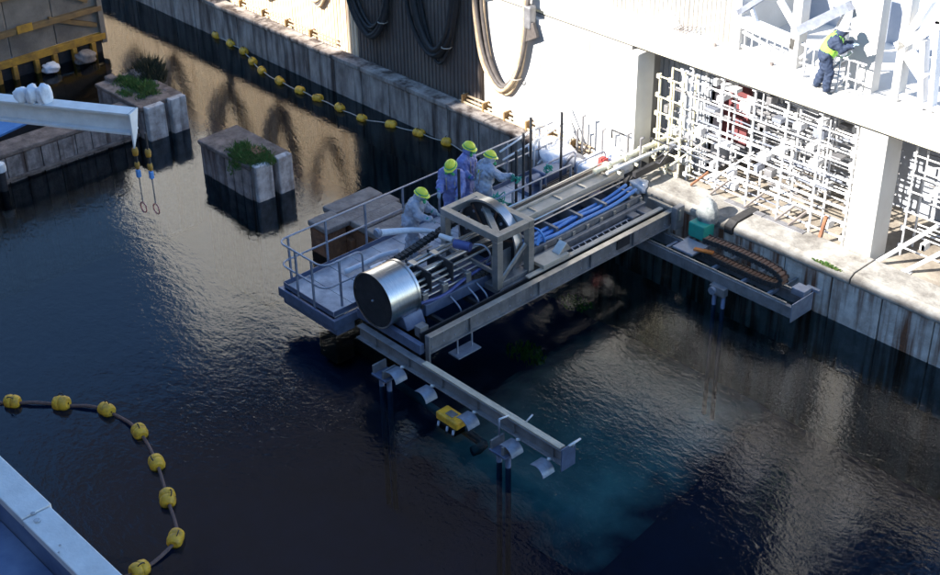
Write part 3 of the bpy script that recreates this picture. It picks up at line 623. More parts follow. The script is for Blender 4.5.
# ring inside the cage
rc = (1.06, 0, 1.76); RR = 0.90
rg = MB().lathe(rc, [(RR - 0.05, -5.08), (RR, -5.08), (RR, -4.86), (RR - 0.05, -4.86), (RR - 0.05, -5.08)], 'Y', 56).build('ring', 'stainless', mc, smooth='auto')
MB().lathe(rc, [(0.30, -5.02), (RR - 0.051, -5.02), (RR - 0.051, -4.90), (0.30, -4.90), (0.30, -5.02)], 'Y', 56).build('ring_disc', 'steel_dark', rg, smooth='auto')
for i in range(14):
    a = i / 14 * 6.283; c = Vector((rc[0] + 0.66 * math.cos(a), -5.03, rc[2] + 0.66 * math.sin(a)))
    MB().tube([c, c + Vector((0, -0.035, 0))], 0.035, 8).build('ring_bolt', 'galvanised', rg, smooth='auto')
for a in (0.3, 1.2, 2.2):
    MB().bar((rc[0] + 0.34 * math.cos(a), -5.04, rc[2] + 0.34 * math.sin(a)), (rc[0] + 0.8 * math.cos(a), -5.04, rc[2] + 0.8 * math.sin(a)), 0.04, 0.03, (0, 1, 0)).build('ring_spoke', 'chain_brown', rg)
# motor in front of the cage
mt = MB().tube([(1.0, -5.95, 1.98), (1.35, -5.82, 1.98)], 0.10, 14).build('motor', 'violet_hose', mc, smooth='auto')
MB().tube([(0.62, -6.02, 2.04), (0.95, -5.95, 2.04)], 0.06, 10).build('motor_cap', 'white_paint', mt, smooth='auto')
MB().tube(smooth_path([(1.45, -5.8, 2.08), (1.7, -5.75, 2.12), (1.85, -5.72, 1.95), (1.7, -5.7, 1.7)]), 0.022, 6).build('motor_cable', 'galvanised', mt, smooth=True)
# trough from the cage to the quay
MB().box((0.62, -4.62, 1.55), (0.98, -0.55, 1.72)).build('trough_channel', 'tan_channel', mc, bevel=0.012)
MB().box((0.58, -4.62, 1.722), (0.64, -0.55, 1.79)).build('trough_lip', 'tan_channel', mc, bevel=0.008)
MB().box((0.94, -4.62, 1.722), (0.99, -0.55, 1.77)).build('trough_lip', 'tan_channel', mc, bevel=0.008)
for y in (-4.2, -3.4, -2.6, -1.8, -1.0):
    MB().box((0.66, y, 1.23), (1.52, y + 0.07, 1.545)).build('trough_support', 'steel_grey', mc)
    MB().box((0.645, y - 0.02, 1.722), (0.935, y + 0.04, 1.75)).build('trough_clip', 'stainless_matt', mc)
MB().box((1.00, -4.62, 1.24), (1.60, -0.7, 1.30)).build('trough_floor', 'steel_grey', mc)
MB().box((1.60, -4.62, 1.10), (1.66, -0.7, 1.42)).build('trough_side', 'steel_grey', mc, bevel=0.008)
MB().tube([(0.42, -4.5, 1.80), (0.42, -0.6, 1.80)], 0.022, 8).build('guide_rod', 'stainless', mc, smooth=True)
MB().tube([(1.06, -4.5, 1.66), (1.06, -0.7, 1.66)], 0.018, 8).build('guide_rod', 'stainless', mc, smooth=True)
for x, z, r_ in ((0.52, 1.70, .02), (0.60, 1.60, .03), (1.18, 1.84, .02), (1.34, 1.60, .025), (1.48, 1.42, .02)):
    MB().tube([(x, -7.46, z), (x, -5.8, z)], r_, 8).build('rod', 'stainless_matt', mc, smooth='auto')
for y in (-7.3, -6.75, -6.1):
    MB().box((0.46, y, 1.50), (1.52, y + 0.035, 1.58)).build('rod_bracket', 'steel_grey', mc, bevel=.005)
    MB().box((1.50, y - .05, 1.22), (1.57, y + .09, 1.56)).build('side_bracket', 'stainless_matt', mc, bevel=.008)
    MB().box((0.55, y + .10, 1.66), (0.70, y + .24, 1.76)).build('valve_box', 'stainless', mc, bevel=.012)
MB().box((CX1 - .30, CY0 + .09, CZ0 + .12), (CX1 - .27, CY1 - .09, CZ0 + .62)).build('cage_gusset', 'steel_grey', mc)
MB().box((CX0, CY0 - .03, CZ0 + .30), (CX1 - .09, CY0 + .03, CZ0 + .40)).build('cage_rail', 'stainless_matt', mc, bevel=.006)
MB().bar((CX1, CY0 + .1, CZ0 + .15), (CX1, CY1 - .1, CZ0 + .75), .05, .08).build('cage_strut', 'stainless_matt', mc)
for x, z, r_ in ((0.30, 1.66, .03), (0.22, 1.56, .045), (1.10, 1.58, .02)):
    MB().tube([(x, -4.65, z), (x, -0.75, z)], r_, 8).build('side_pipe', 'stainless_matt', mc, smooth='auto')
for i in range(9):
    y = -4.4 + i * .45
    MB().box((0.18, y, 1.48), (0.62, y + .05, 1.54)).build('pipe_bracket', 'steel_grey', mc)
    MB().box((1.655, y, 1.14), (1.70, y + .09, 1.38)).build('side_lug', 'stainless_matt', mc, bevel=.006)
for i in range(16):
    a = i / 16 * 6.283; c = Vector((cx + (rd - .06) * math.cos(a), -8.262, cz + (rd - .06) * math.sin(a)))
    MB().tube([c, c + Vector((0, -.014, 0))], .016, 6).build('face_bolt', 'steel_dark', dr)
MB().box((cx + .10, -7.98, cz + .597), (cx + .115, -7.6, cz + .604)).build('drum_seam', 'stainless_matt', dr)
for i in range(24):
    y = -7.9 + i * .31
    MB().tube([(2.43, y, 1.18), (2.447, y, 1.18)], .016, 6).tube([(2.43, y, 0.98), (2.447, y, 0.98)], .016, 6).build('bolt_pair', 'galvanised', br)
# blue hoses lying in the trough
bh = thing('hose_bundle', 'bundle of bright blue hoses lying along the machine trough', 'hoses', (1.35, -2.6, 1.3))
for i in range(6):
    x = 1.18 + 0.075 * i; z = 1.37 + (0.07 if i % 2 else 0.0)
    p = [(x + rnd(-.03, .03) * (0 < j < 6), -4.75 + j * 0.66, z + rnd(-.01, .03) + (0.10 if j == 6 else 0)) for j in range(7)]
    MB().tube(smooth_path(p), 0.042, 8).build('hose', 'blue_hose', bh, smooth=True)
MB().tube(arc((1.36, -3.85, 1.40), 0.25, 0, 2 * math.pi, 16, 'XZ')[:-1], 0.028, 6, closed=True).build('tie', 'blue_hose', bh, smooth=True)
MB().bar((1.52, -3.92, 1.60), (1.68, -4.15, 1.48), 0.06, 0.015).build('tie_end', 'blue_hose', bh)

# yellow box at the water below the near rail
yb = thing('yellow_float_box', 'small yellow float box in the water below the near rail', 'float', tuple(at(452, 424, z=0.0)))
q = yb.location
MB().box((q.x - 0.30, q.y - 0.16, 0.06), (q.x + 0.30, q.y + 0.16, 0.24)).build('hull', 'float_yellow', yb, bevel=0.035)
MB().box((q.x - 0.10, q.y - 0.08, 0.241), (q.x + 0.10, q.y + 0.08, 0.255)).build('top_label', 'steel_grey', yb)
for dx in (-0.2, 0.05, 0.22):
    MB().tube([(q.x + dx, q.y - 0.16, 0.06), (q.x + dx + .05, q.y - 0.24, -0.05)], 0.03, 8).build('thruster', 'galvanised', yb, smooth=True)
MB().box((q.x - 0.22, q.y - 0.14, -0.12), (q.x + 0.22, q.y + 0.14, 0.058)).build('frame', 'steel_dark', yb)

# things under water
def underwater_glow_material():
    """lit-water glow painted in teal, fading into the dark bed: the border is broken up by noise"""
    m = mat('teal_glow', (0.36, 0.66, 0.58), (0.20, 0.40, 0.37), 0.95, scale=0.8)
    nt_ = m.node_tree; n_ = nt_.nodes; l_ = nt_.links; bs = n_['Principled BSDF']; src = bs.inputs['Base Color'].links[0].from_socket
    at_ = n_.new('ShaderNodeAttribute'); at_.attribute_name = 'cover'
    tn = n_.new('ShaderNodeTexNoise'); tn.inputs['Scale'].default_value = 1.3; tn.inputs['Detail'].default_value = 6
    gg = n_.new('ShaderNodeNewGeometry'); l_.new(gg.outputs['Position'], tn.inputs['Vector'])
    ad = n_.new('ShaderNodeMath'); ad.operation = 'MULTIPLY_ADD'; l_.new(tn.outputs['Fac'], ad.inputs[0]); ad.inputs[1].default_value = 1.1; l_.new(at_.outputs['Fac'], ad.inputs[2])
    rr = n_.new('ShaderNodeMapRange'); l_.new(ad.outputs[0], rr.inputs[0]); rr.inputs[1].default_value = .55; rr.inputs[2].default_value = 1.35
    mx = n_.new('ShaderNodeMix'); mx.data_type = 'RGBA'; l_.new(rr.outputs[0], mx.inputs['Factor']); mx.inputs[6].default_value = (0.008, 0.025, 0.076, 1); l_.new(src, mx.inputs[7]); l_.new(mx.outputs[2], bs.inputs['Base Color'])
underwater_glow_material()  # teal colour stands in for lit water over the bed
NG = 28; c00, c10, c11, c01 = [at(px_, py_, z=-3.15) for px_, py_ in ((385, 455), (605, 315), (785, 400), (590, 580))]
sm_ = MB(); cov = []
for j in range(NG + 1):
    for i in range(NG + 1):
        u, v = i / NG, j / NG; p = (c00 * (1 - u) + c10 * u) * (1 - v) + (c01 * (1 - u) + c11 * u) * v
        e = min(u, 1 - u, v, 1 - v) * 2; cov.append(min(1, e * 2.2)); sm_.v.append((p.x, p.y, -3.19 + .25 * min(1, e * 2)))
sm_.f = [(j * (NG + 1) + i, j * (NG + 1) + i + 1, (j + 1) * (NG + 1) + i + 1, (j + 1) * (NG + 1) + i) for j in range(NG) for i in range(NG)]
so = stuff(sm_.build('glow_patch', 'teal_glow', None, smooth=True)); at_l = so.data.attributes.new('cover', 'FLOAT', 'POINT'); at_l.data.foreach_set('value', cov)
tag(so, 'pale teal glow of lit water painted on the bed by the near rail', 'lit water')
sp_ = thing('submerged_pipe', 'sunken pale pipe lying below the near rail', 'pipe', (3.4, -9.2, -0.35))
pa, pb_ = at(398, 384, z=-.38), at(484, 444, z=-.38)
MB().tube([pa, pb_], 0.09, 10).build('pipe', 'submerged', sp_, smooth=True)
MB().tube([pb_, pb_ + Vector((.06, -.2, .02)), pb_ + Vector((.02, -.34, .02))], 0.10, 10).build('elbow', 'submerged', sp_, smooth=True)
for i, (px_, py_, n_, s_) in enumerate(((575, 301, 260, 0.42), (526, 347, 220, 0.5))):
    c = at(px_, py_, z=0); b = MB()
    for _ in range(n_):
        a = rnd(0, 6.28); r_ = s_ * random.random(); x = c.x + r_ * math.cos(a); y = c.y + r_ * math.sin(a) * .7; s2 = rnd(.01, .035); t2 = rnd(0, 3.1)
        b.quad(*[(x + s2 * math.cos(t2 + k * 1.57) * (1.8 if k % 2 else .6), y + s2 * math.sin(t2 + k * 1.57) * (1.8 if k % 2 else .6), rnd(-.25, -0.02) if i else rnd(-.1, .012)) for k in range(4)])
    tag(stuff(b.build('algae', 'algae')), ['bright green algae floating between bridge girder and quay rail', 'dull green algae under water by the bridge girder'][i], 'algae')

# ================================================================== HOSES HUNG ALONG THE QUAY BUILDING
def hose_loop(xc, half, zb, zt, m, n_, label, m2=None, thick=1.0):
    t = thing('hose_loop', label, 'hoses', (xc, 0.36, zt), 'hose loops hung along the quay building')
    for i in range(n_):
        o = rnd(-.22, .22) * thick; zz = zb + rnd(-0.04, 0.30) * (i > 0) * thick; y = 0.36 + rnd(-.07, .07); hw = half * rnd(.86, 1.05)
        pts = [(xc - hw + o, y, zt), (xc - hw * .92 + o, y, zt - (zt - zz) * .38), (xc - hw * .62 + o, y, zz + (zt - zz) * .22), (xc + o * .5, y, zz), (xc + hw * .60, y, zz + (zt - zz) * .20), (xc + hw * .90, y, zt - (zt - zz) * .42), (xc + hw, y, zt)]
        MB().tube(smooth_path(pts, 6), rnd(.03, .055) * thick, 7).build('hose', (m2 if m2 and i % 2 else m), t, smooth=True)
    for sx in (-1, 1):
        MB().bar((xc + sx * half, FY + 0.06, zt + 0.02), (xc + sx * half, 0.24, zt + 0.02), 0.05, 0.05).build('hook', 'steel_dark', t)
    MB().tube(arc((xc + half * .55, 0.36, zb + (zt - zb) * .20), 0.14, 0, 6.283, 10, 'XY')[:-1], 0.018, 5, closed=True).build('tie', 'rope_pale', t, smooth=True)
    return t
hose_loop(-4.05, 0.95, 1.86, 4.75, 'hose_tan', 5, 'tan and grey hose loop over the white sunlit wall', 'hose_dark', 1.25)
hose_loop(-6.7, 1.0, 1.95, 4.9, 'black_rubber', 6, 'dark hose loop on brown cladding, next to the tan loop', None, 1.5)  # shade put into the colour: shaded loops near-black, sunlit ones tan
hose_loop(-9.3, 0.95, 1.95, 4.9, 'black_rubber', 6, 'dark hose loop at the far edge of the brown cladding', None, 1.5)
hose_loop(-11.9, 0.95, 2.2, 4.9, 'hose_tan', 4, 'pale hose loop just beyond the brown cladding', 'hose_dark')
for xc, hw_, zb_ in ((-14.3, .85, 1.75), (-17.2, 1.15, 2.1), (-20.5, .8, 1.9), (-23.0, 1.2, 2.5)):
    hose_loop(xc, hw_, zb_, 5.4, 'hose_dark', 6, 'dark hose loop that shows as an arch reflected in the water', None, 1.35)
hb_ = thing('hose_clamp', 'grey strap bundle where the hoses hang by the roof seam', 'bracket', (-3.1, 0.4, 4.1))
MB().box((-3.2, 0.26, 3.9), (-2.95, 0.5, 4.5)).build('strap', 'steel_grey', hb_, bevel=0.05)
MB().prism([(-3.2, 0.3, 3.5), (-2.75, 0.3, 3.75), (-2.9, 0.3, 4.1), (-3.15, 0.3, 4.0)], (0, 0.1, 0)).build('rag', 'hose_dark', hb_, bevel=0.02)
cr = thing('conduit_run', 'rusty yellow conduits along the foot of the sunlit wall', 'pipes', (-3, 0.44, 1.2))
for i, (y, z) in enumerate(((0.40, 1.24), (0.44, 1.34), (0.30, 1.20))):
    MB().tube([(-5.6, y, z), (-0.9, y, z)], 0.03, 7).build('conduit', 'hose_tan', cr, smooth=True)
for i in range(6):
    x = -5.5 + i * 0.8; MB().box((x, 0.26, 1.163), (x + 0.05, 0.5, 1.40)).build('saddle', 'gate_brown', cr)
cr2 = thing('conduit_run', 'rusty conduits along the wall foot beyond the brown cladding', 'pipes', (-13, 0.44, 1.2))
for y, z in ((0.40, 1.24), (0.44, 1.34)):
    MB().tube([(-22, y, z), (-11, y, z)], 0.03, 7).build('conduit', 'hose_tan', cr2, smooth=True)
for i in range(9):
    x = -21.8 + i * 1.2; MB().box((x, 0.30, 1.163), (x + 0.05, 0.5, 1.38)).build('saddle', 'gate_brown', cr2)

# ================================================================== YELLOW GATE BEYOND THE PIERS
gt = thing('dock_gate', 'grey dock gate panelled between rusty yellow beams', 'gate', (-18.4, -9, 0))
GX = -18.3
yr = -3.25
for i in range(9):
    y1 = yr - i * 1.5
    MB().box((GX - 0.16, y1 - 1.46, 0.62), (GX - 0.06, y1, 5.0)).build('panel', 'gate_grey', gt, bevel=0.01)
for z, m, hgt in ((0.52, 'gate_yellow', 0.20), (1.42, 'gate_brown', 0.16), (2.5, 'gate_brown', 0.16), (3.6, 'gate_brown', 0.16)):
    MB().box((GX - 0.06, -17, z - hgt / 2), (GX + 0.12, yr + 0.1, z + hgt / 2)).build('beam', m, gt, bevel=0.01)
MB().box((GX - 0.1, yr - 0.02, 0.3), (GX + 0.10, yr + 0.14, 5.0)).build('edge_post', 'gate_grey', gt)
MB().bar((GX, -4.9, 1.5), (GX, yr - 0.1, 0.9), 0.10, 0.14).build('brace', 'gate_brown', gt)
MB().bar((GX + 0.02, -6.6, 3.6), (GX + 0.02, yr - 0.3, 1.75), 0.12, 0.16).build('brace', 'gate_brown', gt)
MB().box((GX + 0.125, -6.0, 1.36), (GX + 0.16, -5.5, 1.60)).build('tag_plate', 'gate_yellow', gt)
for i in range(11):
    y = -3.7 - i * 0.62 + rnd(-.1, .1)
    MB().box((GX - 0.02, y - 0.09, -0.5), (GX + 0.16, y + 0.06, 0.42)).build('bracket', 'gate_yellow', gt, bevel=0.02)
MB().box((GX - 0.1, -17, -3.0), (GX - 0.03, yr, 0.40)).build('skirt', 'steel_dark', gt)
for i, (dy, s) in enumerate(((-4.1, .32), (-5.3, .26), (-7.4, .30))):
    crumple('sandbag', (GX + 0.45, dy, 0.18), s * .7, s, s * .55, 'white_sheet' if i else 'grey_timber', ['grey sacking bundle on the water by the gate corner', 'pale wrapped bundle tied under the gate beam', 'whitish sack under the gate beyond the brackets'][i], 'bundle', seed=20 + i)

# ================================================================== WHITE JIB WITH CHAIN BLOCK
je = at(133, 122, z=6.0); jd = (at(133, 118, z=6.0) - at(0, 92 + 12, z=6.0)).normalized()
jb = thing('jib_crane', 'white jib beam with chain block reaching over the water', 'crane', tuple(je - jd * 9))
jb.location.z = -3
a_, b_2 = je - jd * 9.0, je
for z0, z1, w in ((6.18, 6.22, 0.30), (5.80, 5.84, 0.30)):
    MB().bar((a_.x, a_.y, (z0 + z1) / 2), (b_2.x, b_2.y, (z0 + z1) / 2), w, z1 - z0).build('flange', 'white_paint', jb)
MB().bar((a_.x, a_.y, 6.01), (b_2.x, b_2.y, 6.01), 0.05, 0.338).build('web', 'white_paint', jb)
sd_ = Vector((-jd.y, jd.x, 0))
MB().prism([b_2 + jd * .02 + sd_ * .16 + Vector((0, 0, .22)), b_2 + jd * .02 - sd_ * .16 + Vector((0, 0, .22)), b_2 + jd * .02 - sd_ * .16 + Vector((0, 0, -.45)), b_2 + jd * .02 + sd_ * .02 + Vector((0, 0, -.2))], jd * .03).build('end_plate', 'white_paint', jb)
MB().tube([(a_.x, a_.y, -3), (a_.x, a_.y, 7.2)], 0.22, 16).build('mast', 'white_paint', jb, smooth='auto')
cb = thing('chain_block', 'yellow chain block with slings and red rings under the jib tip', 'hoist', tuple(b_2 - jd * .05 + Vector((0, 0, -.3))))
h0 = b_2 + jd * .05
for k, (o, zz) in enumerate(((Vector((0, 0, 0)), 4.25), (sd_ * -.0 + jd * .26 + Vector((0, 0, 0)), 4.25))):
    q = h0 + o - jd * .1
    MB().tube([(q.x, q.y, 5.80), (q.x, q.y, 5.45)], 0.02, 6).build('hook_rod', 'steel_dark', cb)
    MB().lathe((q.x, q.y, 5.40), [(0, .08), (.045, .075), (.06, .02), (.05, -.07), (0, -.08)], 'Z', 12).build('block', 'gate_yellow', cb, smooth=True)
    MB().lathe((q.x, q.y, 5.12), [(0, .08), (.04, .07), (.05, 0), (.035, -.07), (0, -.08)], 'Z', 12).build('lower_block', 'gate_yellow', cb, smooth=True)
    MB().tube([(q.x, q.y, 5.32), (q.x, q.y, 5.18)], 0.03, 6).build('chain', 'steel_dark', cb)
    MB().box((q.x - .04, q.y - .04, 4.88), (q.x + .04, q.y + .04, 5.04)).build('blue_hook', 'blue_hose', cb, bevel=0.02)
    MB().tube([(q.x, q.y, 4.9), (q.x, q.y, zz + .12)], 0.012, 5).build('sling', 'steel_grey', cb)
    MB().tube(arc((q.x, q.y, zz), 0.10, 0, 6.283, 16, 'XZ')[:-1], 0.013, 6, closed=True).build('ring', 'sling_red', cb, smooth=True)
for i, px_ in enumerate((45, 33, 22)):
    c = at(px_, 97, z=6.32)
    crumple('wrapped_pulley', (c.x, c.y, 6.36), .10, .13, .20 - .03 * i, 'white_sheet', ['white wrapped bundle on the jib nearest its tip', 'middle wrapped bundle on the white jib', 'small wrapped bundle on the jib farthest from its tip'][i], 'bundle', seed=40 + i)
wc = thing('mooring_post', 'white capped mooring post standing by the planked wall', 'post', tuple(at(4, 190, z=0)))
MB().tube([wc.location + Vector((0, 0, -3)), wc.location + Vector((0, 0, 0.55))], .12, 12).build('pile', 'steel_dark', wc, smooth='auto')
MB().lathe(wc.location + Vector((0, 0, .55)), [(.17, 0), (.18, .06), (.15, .2), (.0, .26)], 'Z', 14).build('cap', 'white_paint', wc, smooth='auto')

# white parapet of the low wing in front of the building
lw = thing('low_wing', 'white capped parapet of the low wing with blue roof', 'building', (6, -21, 0))
e0, e1 = at(0, 455, z=8.0), at(0, 498, z=8.0)
MB().box((-30, e1.y, 7.9), (9.78, e0.y, 8.0)).build('coping', 'white_paint', lw, bevel=0.01)
MB().box((9.795, e1.y, 7.9), (30, e0.y - 0.02, 7.99)).build('coping', 'white_paint', lw, bevel=0.01)
MB().box((-30, -23.6, -3.2), (30, e0.y - 0.06, 7.55)).build('wing_block', 'building_concrete', lw)
MB().box((-30, e1.y + 0.03, 7.55), (30, e0.y - 0.06, 7.899)).build('parapet', 'roof_blue', lw)
MB().box((-30, -23.55, 7.552), (30, e1.y + 0.02, 7.58)).build('roof_sheet', 'roof_blue', lw)
for px_, py_, s_ in ((33, 513, .022), (37, 520, .03), (60, 545, .012), (59, 552, .012)):
    c = at(px_, py_, z=8.004); MB().lathe(c, [(0, .004), (s_, .003), (s_ * 1.1, 0)], 'Z', 9).build('stain_patch', 'dirt_mark', lw)

# ================================================================== SHORE END OF THE PLATFORM
def upright(name, pxb, pxt, x, zb, r_, m, label, cat, group=None):
    p = at(*pxb, x=x); zt = at(*pxt, y=p.y).z
    return tag(MB().tube([(x, p.y, zb), (x, p.y, zt)], r_, 7).build(name, m, None, smooth='auto'), label, cat, group)
for i, (b0, t0, x) in enumerate((((460, 235), (460, 170), 0.05), ((516, 214), (516, 151), 0.10), ((523, 214), (525, 134), 0.02), ((530, 214), (534, 119), -0.02), ((560, 204), (563, 113), 0.05))):
    upright('upright_bar', b0, t0, x, DZ + 0.004, 0.034, 'steel_dark', ['lone black bar beside the blue-suited workers', 'shortest black bar of the close group by the reaching worker', 'middle black bar of the close group on the platform', 'tallest black bar of the close group on the platform', 'black upright bar standing by the curved rail loops'][i], 'bar', 'black bars standing on the platform')
def tangle(c, s_, n_, m, label):
    t = thing('tape_tangle', label, 'tape', c)
    for k in range(n_):
        p = [Vector(c) + Vector((rnd(-1, 1) * s_, rnd(-1, 1) * s_, rnd(-1, 1) * s_ * .8)) for _ in range(5)]
        MB().tube(smooth_path(p, 4), 0.014, 5).build('strand', m, t, smooth=True)
for px_, py_, s_, lb_ in ((497, 200, .20, 'green tape tangled on the rail behind the cage'), (516, 178, .12, 'green tape wound round the close group of black bars'), (513, 206, .12, 'green tape low down on the black bars'), (548, 168, .10, 'green tape knotted by the curved rail loops'), (505, 222, .10, 'green tape caught behind the ring of the cage')):
    c = at(px_, py_, x=0.05); tangle(tuple(c), s_, 6, 'teal_tape', lb_)
# inner handrail behind the bars
ih = thing('inner_handrail', 'pale handrail running behind the black bars', 'handrail', (0.2, -3, DZ))
MB().tube([(0.16, -4.3, DZ + 1.0), (0.16, -1.5, DZ + 1.0)], 0.02, 7).build('rail', 'galvanised', ih, smooth=True)
MB().tube([(0.16, -4.3, DZ + .5), (0.16, -1.5, DZ + .5)], 0.016, 7).build('rail', 'galvanised', ih, smooth=True)
for y in (-4.3, -3.4, -2.5, -1.5):
    MB().box((0.14, y - .02, DZ + 0.005), (0.18, y + .02, DZ + 1.0)).build('post', 'galvanised', ih)
for k, (y0, x0) in enumerate(((-1.35, -0.35), (-0.85, 0.15))):
    hl = thing('rail_loop', ['rounded pipe loop standing near the close black bars', 'rounded pipe loop standing nearer the quay'][k], 'handrail', (x0, y0, DZ))
    c = 0.12; z0, z1 = DZ + .25, DZ + .95; ya, yb_ = y0 - .45, y0 + .55
    path = [Vector((x0, ya + c, z0))] + [Vector((x0, yb_ - c, z0))] + arc((x0, yb_ - c, z0 + c), c, -math.pi / 2, 0, 4, 'YZ') + arc((x0, yb_ - c, z1 - c), c, 0, math.pi / 2, 4, 'YZ') + arc((x0, ya + c, z1 - c), c, math.pi / 2, math.pi, 4, 'YZ') + arc((x0, ya + c, z0 + c), c, math.pi, 1.5 * math.pi, 4, 'YZ')
    MB().tube(path, 0.024, 7).build('loop', 'galvanised', hl, smooth=True)
    for y in (ya + .2, yb_ - .2): MB().tube([(x0, y, DZ + .003), (x0, y, z0)], 0.022, 7).build('post', 'galvanised', hl, smooth=True)
tool = thing('pump_skid', 'blue-grey pump skid on the platform near the quay', 'pump', (-0.7, -1.3, DZ))
MB().box((-1.15, -2.0, DZ + .01), (-0.35, -0.6, DZ + .12)).build('skid', 'steel_blue', tool, bevel=.01)
MB().box((-1.05, -1.6, DZ + .121), (-0.5, -0.9, DZ + .52)).build('housing', 'steel_blue', tool, bevel=.04)
MB().tube([(-0.78, -1.9, DZ + .35), (-0.78, -1.6, DZ + .35)], .14, 14).build('motor', 'steel_blue', tool, smooth='auto')
MB().tube(smooth_path([(-.6, -.95, DZ + .5), (-.5, -.7, DZ + .75), (-.3, -.5, DZ + .6), (-.2, -.45, DZ + .2)]), .05, 8).build('hose', 'steel_grey', tool, smooth=True)
for i in range(5):
    MB().box((-0.42 + i * .06, -1.9, DZ + .13), (-0.39 + i * .06, -0.7, DZ + .38)).build('fin', 'steel_dark', tool)
for i, (px_, py_, z_, sx, sy2, sz, lb_) in enumerate(((560, 158, 1.35, .38, .5, .30, 'white sheeted heap beside the close black bars'), (590, 168, 1.35, .3, .4, .28, 'white sheeted heap near the red box'), (615, 165, 1.4, .35, .4, .36, 'tallest white sheeted heap against the wall corner'), (545, 148, 1.3, .3, .4, .25, 'white sheeted heap at the foot of the sunlit wall'), (640, 186, 1.2, .2, .22, .18, 'small white sheeted lump at the trough end'))):
    c = at(px_, py_, z=z_); crumple('sheeted_heap', (c.x, c.y, z_), sx, sy2, sz, 'white_sheet', lb_, 'heap', seed=60 + i)
rb = thing('red_box', 'small red box among the white sheeted heaps', 'box', tuple(at(603, 163, z=1.62)))
q = rb.location; MB().box((q.x - .09, q.y - .09, 1.5), (q.x + .09, q.y + .09, 1.76)).build('case', 'red', rb, bevel=.02); MB().tube([(q.x, q.y, .96), (q.x, q.y, 1.5)], .03, 7).build('stand', 'steel_grey', rb)
sp2 = thing('shore_pipe', 'thick sunlit pipe with clamps running from the trough to shore', 'pipe', (0.72, 0.2, 1.9))
MB().tube([(0.72, -1.3, 1.90), (0.72, 2.4, 1.90)], .065, 10).build('pipe', 'cream_paint', sp2, smooth='auto')
MB().tube([(0.92, -1.1, 1.86), (0.98, 2.4, 1.86)], .045, 10).build('pipe', 'white_paint', sp2, smooth='auto')
for y in (-.9, -.3, .3, .9, 1.5):
    MB().lathe((0.72, y, 1.9), [(.07, -.04), (.105, -.04), (.105, .04), (.07, .04)], 'Y', 12).build('clamp', 'cream_paint', sp2, smooth='auto')
    MB().bar((0.62, y + .1, 1.84), (1.08, y + .1, 1.80), .05, .05).build('bracket', 'cream_paint', sp2)
for y in (-.6, 1.2):
    MB().box((0.80, y, 1.1), (0.86, y + .06, 1.80)).build('support', 'steel_grey', sp2)
MB().box((1.1, -.4, 1.55), (1.2, 2.6, 1.72)).build('dark_beam', 'steel_dark', sp2)
mt_ = thing('cable_mat', 'black rubber mat draped over the pale kerb by the trolley', 'mat', (3.72, .4, 1.2))
MB().prism([(3.62, -.12, 1.0), (3.62, -.12, 1.18), (3.62, .05, 1.285), (3.62, .87, 1.295), (3.62, .87, 1.0)], (.22, 0, 0)).build('mat', 'black_rubber', mt_, bevel=.01)
mt2 = thing('cable_mat', 'black rubber mat hanging at the end of the pale kerb by the bridge', 'mat', (.5, .4, 1.2))
MB().prism([(.25, -.12, .75), (.25, -.12, 1.18), (.25, .05, 1.28), (.25, .87, 1.285), (.25, .87, 1.0)], (.48, 0, 0)).build('mat', 'black_rubber', mt2, bevel=.01)
# sunlit scaffold poles where the railing meets the quay
sc = thing('pole_cluster', 'sunlit scaffold poles clamped where the railing meets the quay', 'scaffold', (-1.6, -.2, 1.06))
for p, q in (((500, 152), (566, 108)), ((503, 160), (570, 120)), ((520, 150), (560, 126)), ((538, 164), (575, 118)), ((530, 150), (548, 130)), ((548, 165), (580, 128))):
    a = at(*p, x=-1.35); b = at(*q, x=-1.75); MB().tube([a, b], .026, 7).build('pole', 'white_paint', sc, smooth=True)
for px_, pt in (((546, 160), (548, 112)), ((568, 158), (566, 115)), ((534, 168), (535, 128))):
    a = at(*px_, x=-1.3); zt = at(*pt, y=a.y).z; MB().tube([(a.x, a.y, 1.0), (a.x, a.y, zt)], .026, 7).build('pole', 'white_paint', sc, smooth=True)
for k, (pb, pt) in enumerate((((582, 152), (583, 116)), ((577, 150), (576, 128)), ((602, 150), (604, 130)), ((628, 142), (629, 134)), ((640, 160), (641, 138)))):
    a = at(*pb, y=.15); zt = at(*pt, y=.15).z
    st_ = tag(MB().tube([(a.x, .15, 1.06), (a.x, .15, zt)], .03, 7).tube([(a.x, .15, zt - .02), (a.x + .1, .13, zt + .05)], .025, 6).build('valve_stem', 'steel_grey', None, smooth='auto'), ['tallest grey valve stem against the sunlit wall', 'short grey valve stem beside the tallest one', 'grey valve stem behind the red box', 'stubby grey valve stem by the bent pipe', 'grey valve stem at the corner of the white wall'][k], 'valve', 'grey valve stems at the quay edge')
bp_ = thing('bent_bracket', 'dark bent bar frame at the corner of the white wall', 'bracket', (.5, .3, 2.0))
MB().tube([at(650, 138, y=.2), at(673, 147, y=.2), at(660, 164, y=.0), at(655, 162, y=.0)], .025, 7).build('bar', 'steel_dark', bp_, smooth=True)
MB().tube([at(668, 150, y=.2), at(655, 160, y=.1)], .02, 7).build('bar', 'steel_dark', bp_, smooth=True)
MB().tube([at(612, 138, y=.3), at(612, 130, y=.3), at(624, 135, y=.3)], .025, 7).build('hook', 'steel_dark', bp_, smooth=True)

